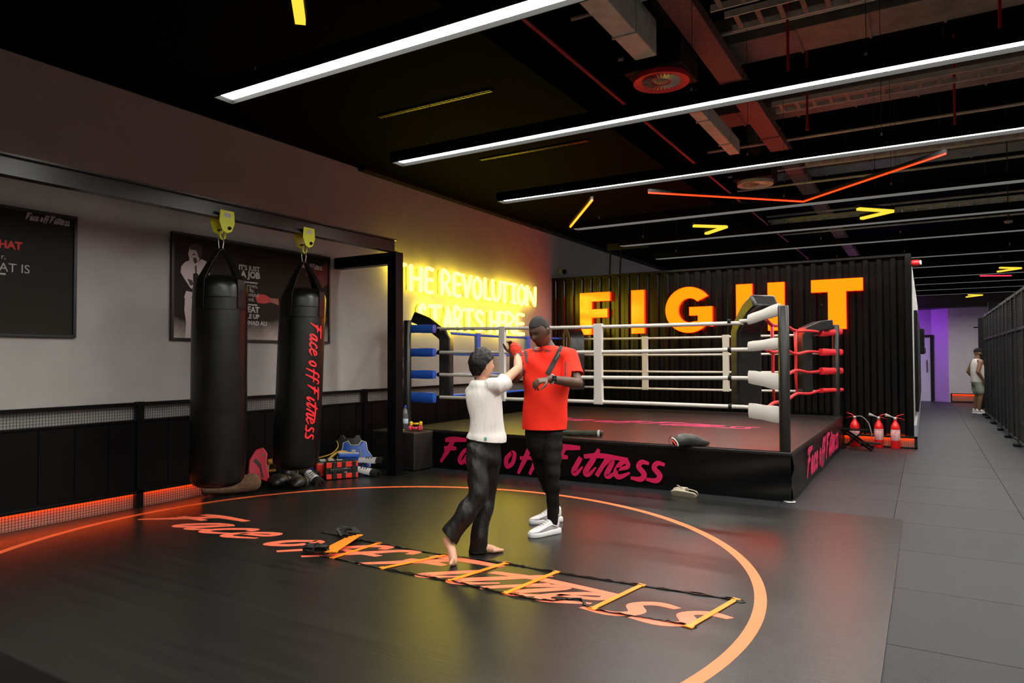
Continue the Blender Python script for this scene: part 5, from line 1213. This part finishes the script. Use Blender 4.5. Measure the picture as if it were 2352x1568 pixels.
for (c, r_, lb) in (((-6.25, 5.33, .09), (.11, .13, .08), 'black boxing glove in the shadow behind the tan pad'), ((-6.05, 5.42, .075), (.09, .10, .065), 'black boxing glove beside the olive shin guard'), ((-6.46, 5.62, .11), (.1, .14, .1), 'black boxing glove nearest the wall in the dark heap')):
    o = thing('boxing_glove', lb, 'glove', (c[0], c[1], .012), 'black gloves in the heap'); g_b = MB(); c = V(c); g_b.ell(c, r_, n=16, k=12); g_b.ell(c+V((.05, -.07, -.01)), (r_[0]*.45, r_[1]*.5, r_[2]*.5)); limb(g_b, [c, c+V((.0, .13, -.01))], [r_[2]*.8, r_[2]*.75]); fuse(g_b, 'shell', m_sk, o, .008, 3); MB().tube([c+V((0, .11, -.01))+V((math.cos(a)*r_[2]*.82, 0, math.sin(a)*r_[2]*.82)) for a in [2*math.pi*k/16 for k in range(16)]], .008, 6, closed=True).build('cuff_band', m_so, o, smooth=True)

# ------------------------------------------------------------------ fire extinguishers and folding step by the container
m_ext = mat('extinguisher red', (.62, .008, .010), .28); m_lab = mat('extinguisher label', (.55, .12, .13), .5, noise_amt=.5, noise_scale=60, col2=(.7, .45, .45))
def extinguisher(x, y, lab, hose, ang, R=.066):
    o = thing('fire_extinguisher', lab, 'fire extinguisher', (x, y, 0), 'red fire extinguishers'); c = V((x, y, 0)); d = V((math.cos(ang), math.sin(ang), 0))
    MB().lathe([(.02, .002), (R*.93, .002), (R, .014), (R, .33), (R*.96, .355), (R*.75, .39), (R*.42, .425), (.024, .44), (.024, .455)], c, 28).build('cylinder', m_ext, o, smooth=True, sharp=50)
    MB().lathe([(R+.0006, .13), (R+.0012, .131), (R+.0012, .28), (R+.0006, .281)], c, 28).build('label', m_lab, o, smooth=True)
    MB().lathe([(R+.0008, .284), (R+.0016, .285), (R+.0016, .300), (R+.0008, .301)], c, 28).build('label_band', m_white, o, smooth=True)
    for zz, w_ in ((.245, .04), (.228, .055), (.2, .05), (.155, .06)):
        f0 = V((.3, -.95, 0)).normalized(); s0 = V((.95, .3, 0)).normalized(); MB().bar(c+f0*(R+.0022)-s0*w_/2*.6+V((0, 0, zz)), c+f0*(R+.0022)+s0*w_/2*.6+V((0, 0, zz)), .0015, .008 if zz != .2 else .02).build('label_line', m_white, o)
    MB().lathe([(.022, .45), (.026, .46), (.026, .485), (.015, .50)], c, 12).build('valve', m_steel, o, smooth=True)
    up_ = V((0, 0, 1)); h0 = c+V((0, 0, .495))
    MB().tube([h0, h0+d*.04+up_*.03, h0+d*.12+up_*.055], .010, 8, flat=.6).build('lever', m_ext, o, smooth=True); MB().tube([h0, h0+d*.05-up_*.008, h0+d*.13-up_*.035], .009, 8, flat=.6).build('handle', m_ext, o, smooth=True)
    if hose: MB().tube(cr([h0+V((.0, 0, -.01)), h0+V((.10, -.02, .0)), h0+V((.2, -.03, -.1)), h0+V((.245, -.06, -.26)), h0+V((.25, -.06, -.33))], 6), .009, 8).build('hose', mat('grey hose', (.16, .15, .13), .5), o, smooth=True)
    else: MB().tube([h0-V((0, 0, .01)), h0+d*-.06+up_*.012, h0-d*.09+up_*.022, h0-d*.14+up_*.036], [.009, .010, .018, .027], 12).build('horn', mat('grey horn', (.3, .3, .28), .55), o, smooth=True)
extinguisher(-1.0, 12.57, 'fire extinguisher with a long hose behind the folding step', True, math.pi*.93, .072)
extinguisher(-.655, 12.60, 'middle red fire extinguisher with a short grey horn', False, .15); extinguisher(-.42, 12.59, 'right-hand red fire extinguisher with a short grey horn', False, .15)
st = thing('folding_step', 'black folding step stool beside the ring, in front of an extinguisher', 'step stool', (-.95, 12.3, 0))
MB().mm(-1.16, -.80, 12.15, 12.42, .295, .315).build('upper_tread', m_blackg, st, bev=.005); MB().mm(-.92, -.60, 12.02, 12.2, .11, .13).build('lower_tread', m_blackg, st, bev=.005)
for yy in (12.12, 12.43): MB().bar((-1.18, yy, .32), (-.72, yy-.05, .004), .02, .03).build('rail', m_blackg, st); MB().bar((-.84, yy, .30), (-1.14, yy, .004), .02, .02).build('leg', m_blackg, st)

# ------------------------------------------------------------------ things on and before the ring
m_clog = mat('beige foam', (.42, .37, .27), .65)
cl = thing('clog', 'beige clog lying on its side on the floor before the ring', 'shoe', (-2.18, 7.16, 0)); Mc = local((-2.31, 7.19, .047), (.97, -.12, 0)) @ Matrix.Rotation(1.05, 4, 'X')
rr = []; n = 16
for x, wy_, wz, cz in ((0, .020, .016, 0), (.012, .036, .030, 0), (.05, .046, .042, .004), (.09, .046, .045, .008), (.12, .044, .046, .010), (.15, .043, .047, .010)): rr.append([Mc @ V((x, math.cos(a)*wy_, math.sin(a)*wz+cz)) for a in (2*math.pi*k/n for k in range(n))])
for x, wy_, wz, cz in ((.15, .036, .040, .010), (.12, .036, .038, .010), (.08, .036, .036, .006)): rr.append([Mc @ V((x, math.cos(a)*wy_, math.sin(a)*wz+cz)) for a in (2*math.pi*k/n for k in range(n))])
MB().loft(rr).build('vamp', m_clog, cl, smooth=True, sharp=60)
so_ = MB(); so_.loft([[Mc @ V((x, w_, -.045)), Mc @ V((x, w_, -.026)), Mc @ V((x, -w_, -.026)), Mc @ V((x, -w_, -.045))] for x, w_ in ((-.012, .02), (.0, .035), (.06, .047), (.14, .044), (.2, .040), (.245, .036), (.268, .018))]); so_.build('sole', m_clog, cl, bev=.008, seg=3)
MB().tube([Mc @ V((x, y, z)) for x, y, z in cr([(.14, .043, .005), (.2, .042, .0), (.255, .028, .0), (.27, 0, .0), (.255, -.028, .0), (.2, -.042, .0), (.14, -.043, .005)], 4)], .010, 8, flat=.5).build('heel_rim', m_clog, cl, smooth=True)
MB().tube([Mc @ V((x, y, z)) for x, y, z in cr([(.11, .046, .0), (.06, .06, .02), (.04, .05, .03)], 4)], .005, 6).build('strap', m_clog, cl, smooth=True)
bg = thing('drawstring_bag', 'crumpled black drawstring bag on the canvas near the ring edge', 'bag', (-2.2, 7.56, RZ)); gb = MB()
b0, b1 = fl(1558, 1012, RZ+.06), fl(1626, 1016, RZ+.03)
limb(gb, [b0, b0.lerp(b1, .35)+V((0, .02, .01)), b0.lerp(b1, .75), b1], [.07, .075, .05, .028], 14); bgb = fuse(gb, 'sack', mat('grey black nylon', (.028, .028, .026), .45, bump=.6, bump_scale=12), bg, .009, 3); folds(bgb, .014, 40, V((.3, .9, .3)))
zmin = min((v.co+WL[bgb.name]).z for v in bgb.data.vertices)
for v in bgb.data.vertices:
    w_ = v.co.z+WL[bgb.name].z
    if w_ < RZ+.004: v.co.z += RZ+.004-w_
MB().tube(cr([b0+V((-.055, -.045, .035)), b0+V((-.02, -.066, .022)), b0+V((.012, -.070, -.015)), b0+V((.018, -.066, -.05))], 4), [.010]*13, 8, flat=.6).build('white_panel', m_white, bg, smooth=True); MB().tube(cr([b0+V((-.05, -.055, .008)), b0+V((-.022, -.070, -.01)), b0+V((-.002, -.068, -.045))], 4), [.012]*9, 8, flat=.6).build('red_emblem', m_rv, bg, smooth=True)
MB().tube(cr([b0+V((-.07, 0, .05)), b0+V((-.10, -.01, .02)), b0+V((-.09, -.02, -.03)), b0+V((-.05, -.05, -.05))], 4), .003, 6).build('cord', m_black, bg, smooth=True)
cm = thing('camouflage_sleeve', 'rolled camouflage garment with white cuff on the ring edge behind the man', 'clothing', (-3.65, 7.82, RZ)); gb = MB()
q0, q1 = fl(1296, 993, RZ+.035), fl(1368, 995, RZ+.04); limb(gb, [q0, q0.lerp(q1, .3)+V((0, 0, -.005)), q0.lerp(q1, .65)+V((0, 0, .0)), q1], [.03, .034, .036, .042], 14)
cmb = fuse(gb, 'sleeve', mat('camouflage cloth', (.045, .045, .022), .8, noise_amt=.9, noise_scale=22, col2=(.014, .014, .010)), cm, .008, 3); folds(cmb, .008, 50, V((.8, .5, .2)).normalized())
for v in cmb.data.vertices:
    w_ = v.co.z+WL[cmb.name].z
    if w_ < RZ+.003: v.co.z += RZ+.003-w_
dq = (q1-q0).normalized()
MB().tube([q1+dq*.03, q1+dq*.045, q1+dq*.06], [.044, .043, .040], 16).build('cuff', m_white, cm, smooth=True); MB().tube([q1+dq*.055, q1+dq*.085], [.041, .032], 16).build('cuff_end', m_sk, cm, smooth=True)
MB().tube([q0+V((0, .0, .0)), q0+V((-.02, .03, .05)), q0+V((-.01, .05, .12))], [.03, .025, .015], 10).build('strap_end', m_black, cm, smooth=True)

# ------------------------------------------------------------------ wire fence along the corridor
FX = 1.30
fe = thing('wire_fence', 'black steel framed wire mesh fence along the corridor', 'fence', (FX, 17, 0))
YP = [12.2, 13.85, 15.3, 16.72, 18.3, 19.9, 20.9]
m_frd = mat('worn black steel', (.010, .0095, .009), .42, spec=.4)
for y in YP: MB().mm(FX-.03, FX+.03, y-.03, y+.03, 0, 2.52).build('post', m_frd, fe, bev=.004)
for y in YP: MB().mm(FX-.09, FX+.09, y-.06, y+.06, 0.001, .05).build('foot', m_black, fe, bev=.01)
for a, b in zip(YP, YP[1:]):
    for z in (.08, 1.9, 2.48): MB().mm(FX-.022, FX+.022, a+.03, b-.03, z-.022, z+.022).build('rail', m_frd, fe)
    MB().mm(FX-.02, FX+.02, (a+b)/2-.05, (a+b)/2+.05, .1, 2.46).build('stile', m_black, fe)
    wires(MB(), (FX, a+.03, .1), (0, b-a-.06, 0), (0, 0, 2.36), int((b-a)/.05), 47, .002).build('wire_mesh', m_wire, fe, kind='stuff')
sp_ = thing('rack_post', 'tall black post with a cross pin beyond the fence', 'post', (1.36, 23.6, 0)); MB().mm(1.31, 1.43, 23.55, 23.67, 0, 2.56).build('post', m_black, sp_, bev=.005); MB().tube([(1.2, 23.6, 2.3), (1.56, 23.6, 2.3)], .02, 8).build('cross_pin', m_blackg, sp_)
for k, (y, h) in enumerate(((14.6, 1.1), (16.0, .9), (17.6, 1.2), (19.3, 1.0))):
    o = thing('gym_machine', 'dark exercise machine behind the fence, %s from the photographer' % ('first', 'second', 'third', 'fourth')[k], 'machine', (2.2, y, 0), 'machines behind the fence')
    MB().mm(1.75, 2.7, y-.25, y+.25, .001, .12).build('base', m_black, o, bev=.02); MB().mm(2.3, 2.42, y-.06, y+.06, .12, h+.9).build('column', m_blackg, o, bev=.01); MB().mm(1.85, 2.3, y-.14, y+.14, .42, .52).build('seat', m_pad, o, bev=.03); MB().mm(2.05, 2.15, y-.05, y+.05, .12, .42).build('seat_post', m_blackg, o); MB().tube([(2.36, y-.35, h+.8), (2.36, y+.35, h+.8)], .02, 8).build('handle', m_steel, o)

# ------------------------------------------------------------------ black bench corner next to the photographer
nb = thing('exercise_bench', 'black padded bench corner at the lower left, close to the photographer', 'bench', (-2.5, .9, 0))
q0, q1 = fl(-40, 1466, .45), fl(215, 1580, .45); dd = (q1-q0).normalized(); Mb = local(q0, dd)
MB().mm(-.5, .75, .0, .38, -.075, 0, Mb).build('pad', mat('jet black bench vinyl', (.0012, .0012, .0012), .3, spec=.3), nb, bev=.025, seg=3)
Mb2 = local(V((q0.x, q0.y, 0)), dd)
for x in (-.3, .55): MB().mm(x-.03, x+.03, .12, .2, .013, .38, Mb2).build('leg', m_blackg, nb, bev=.004)
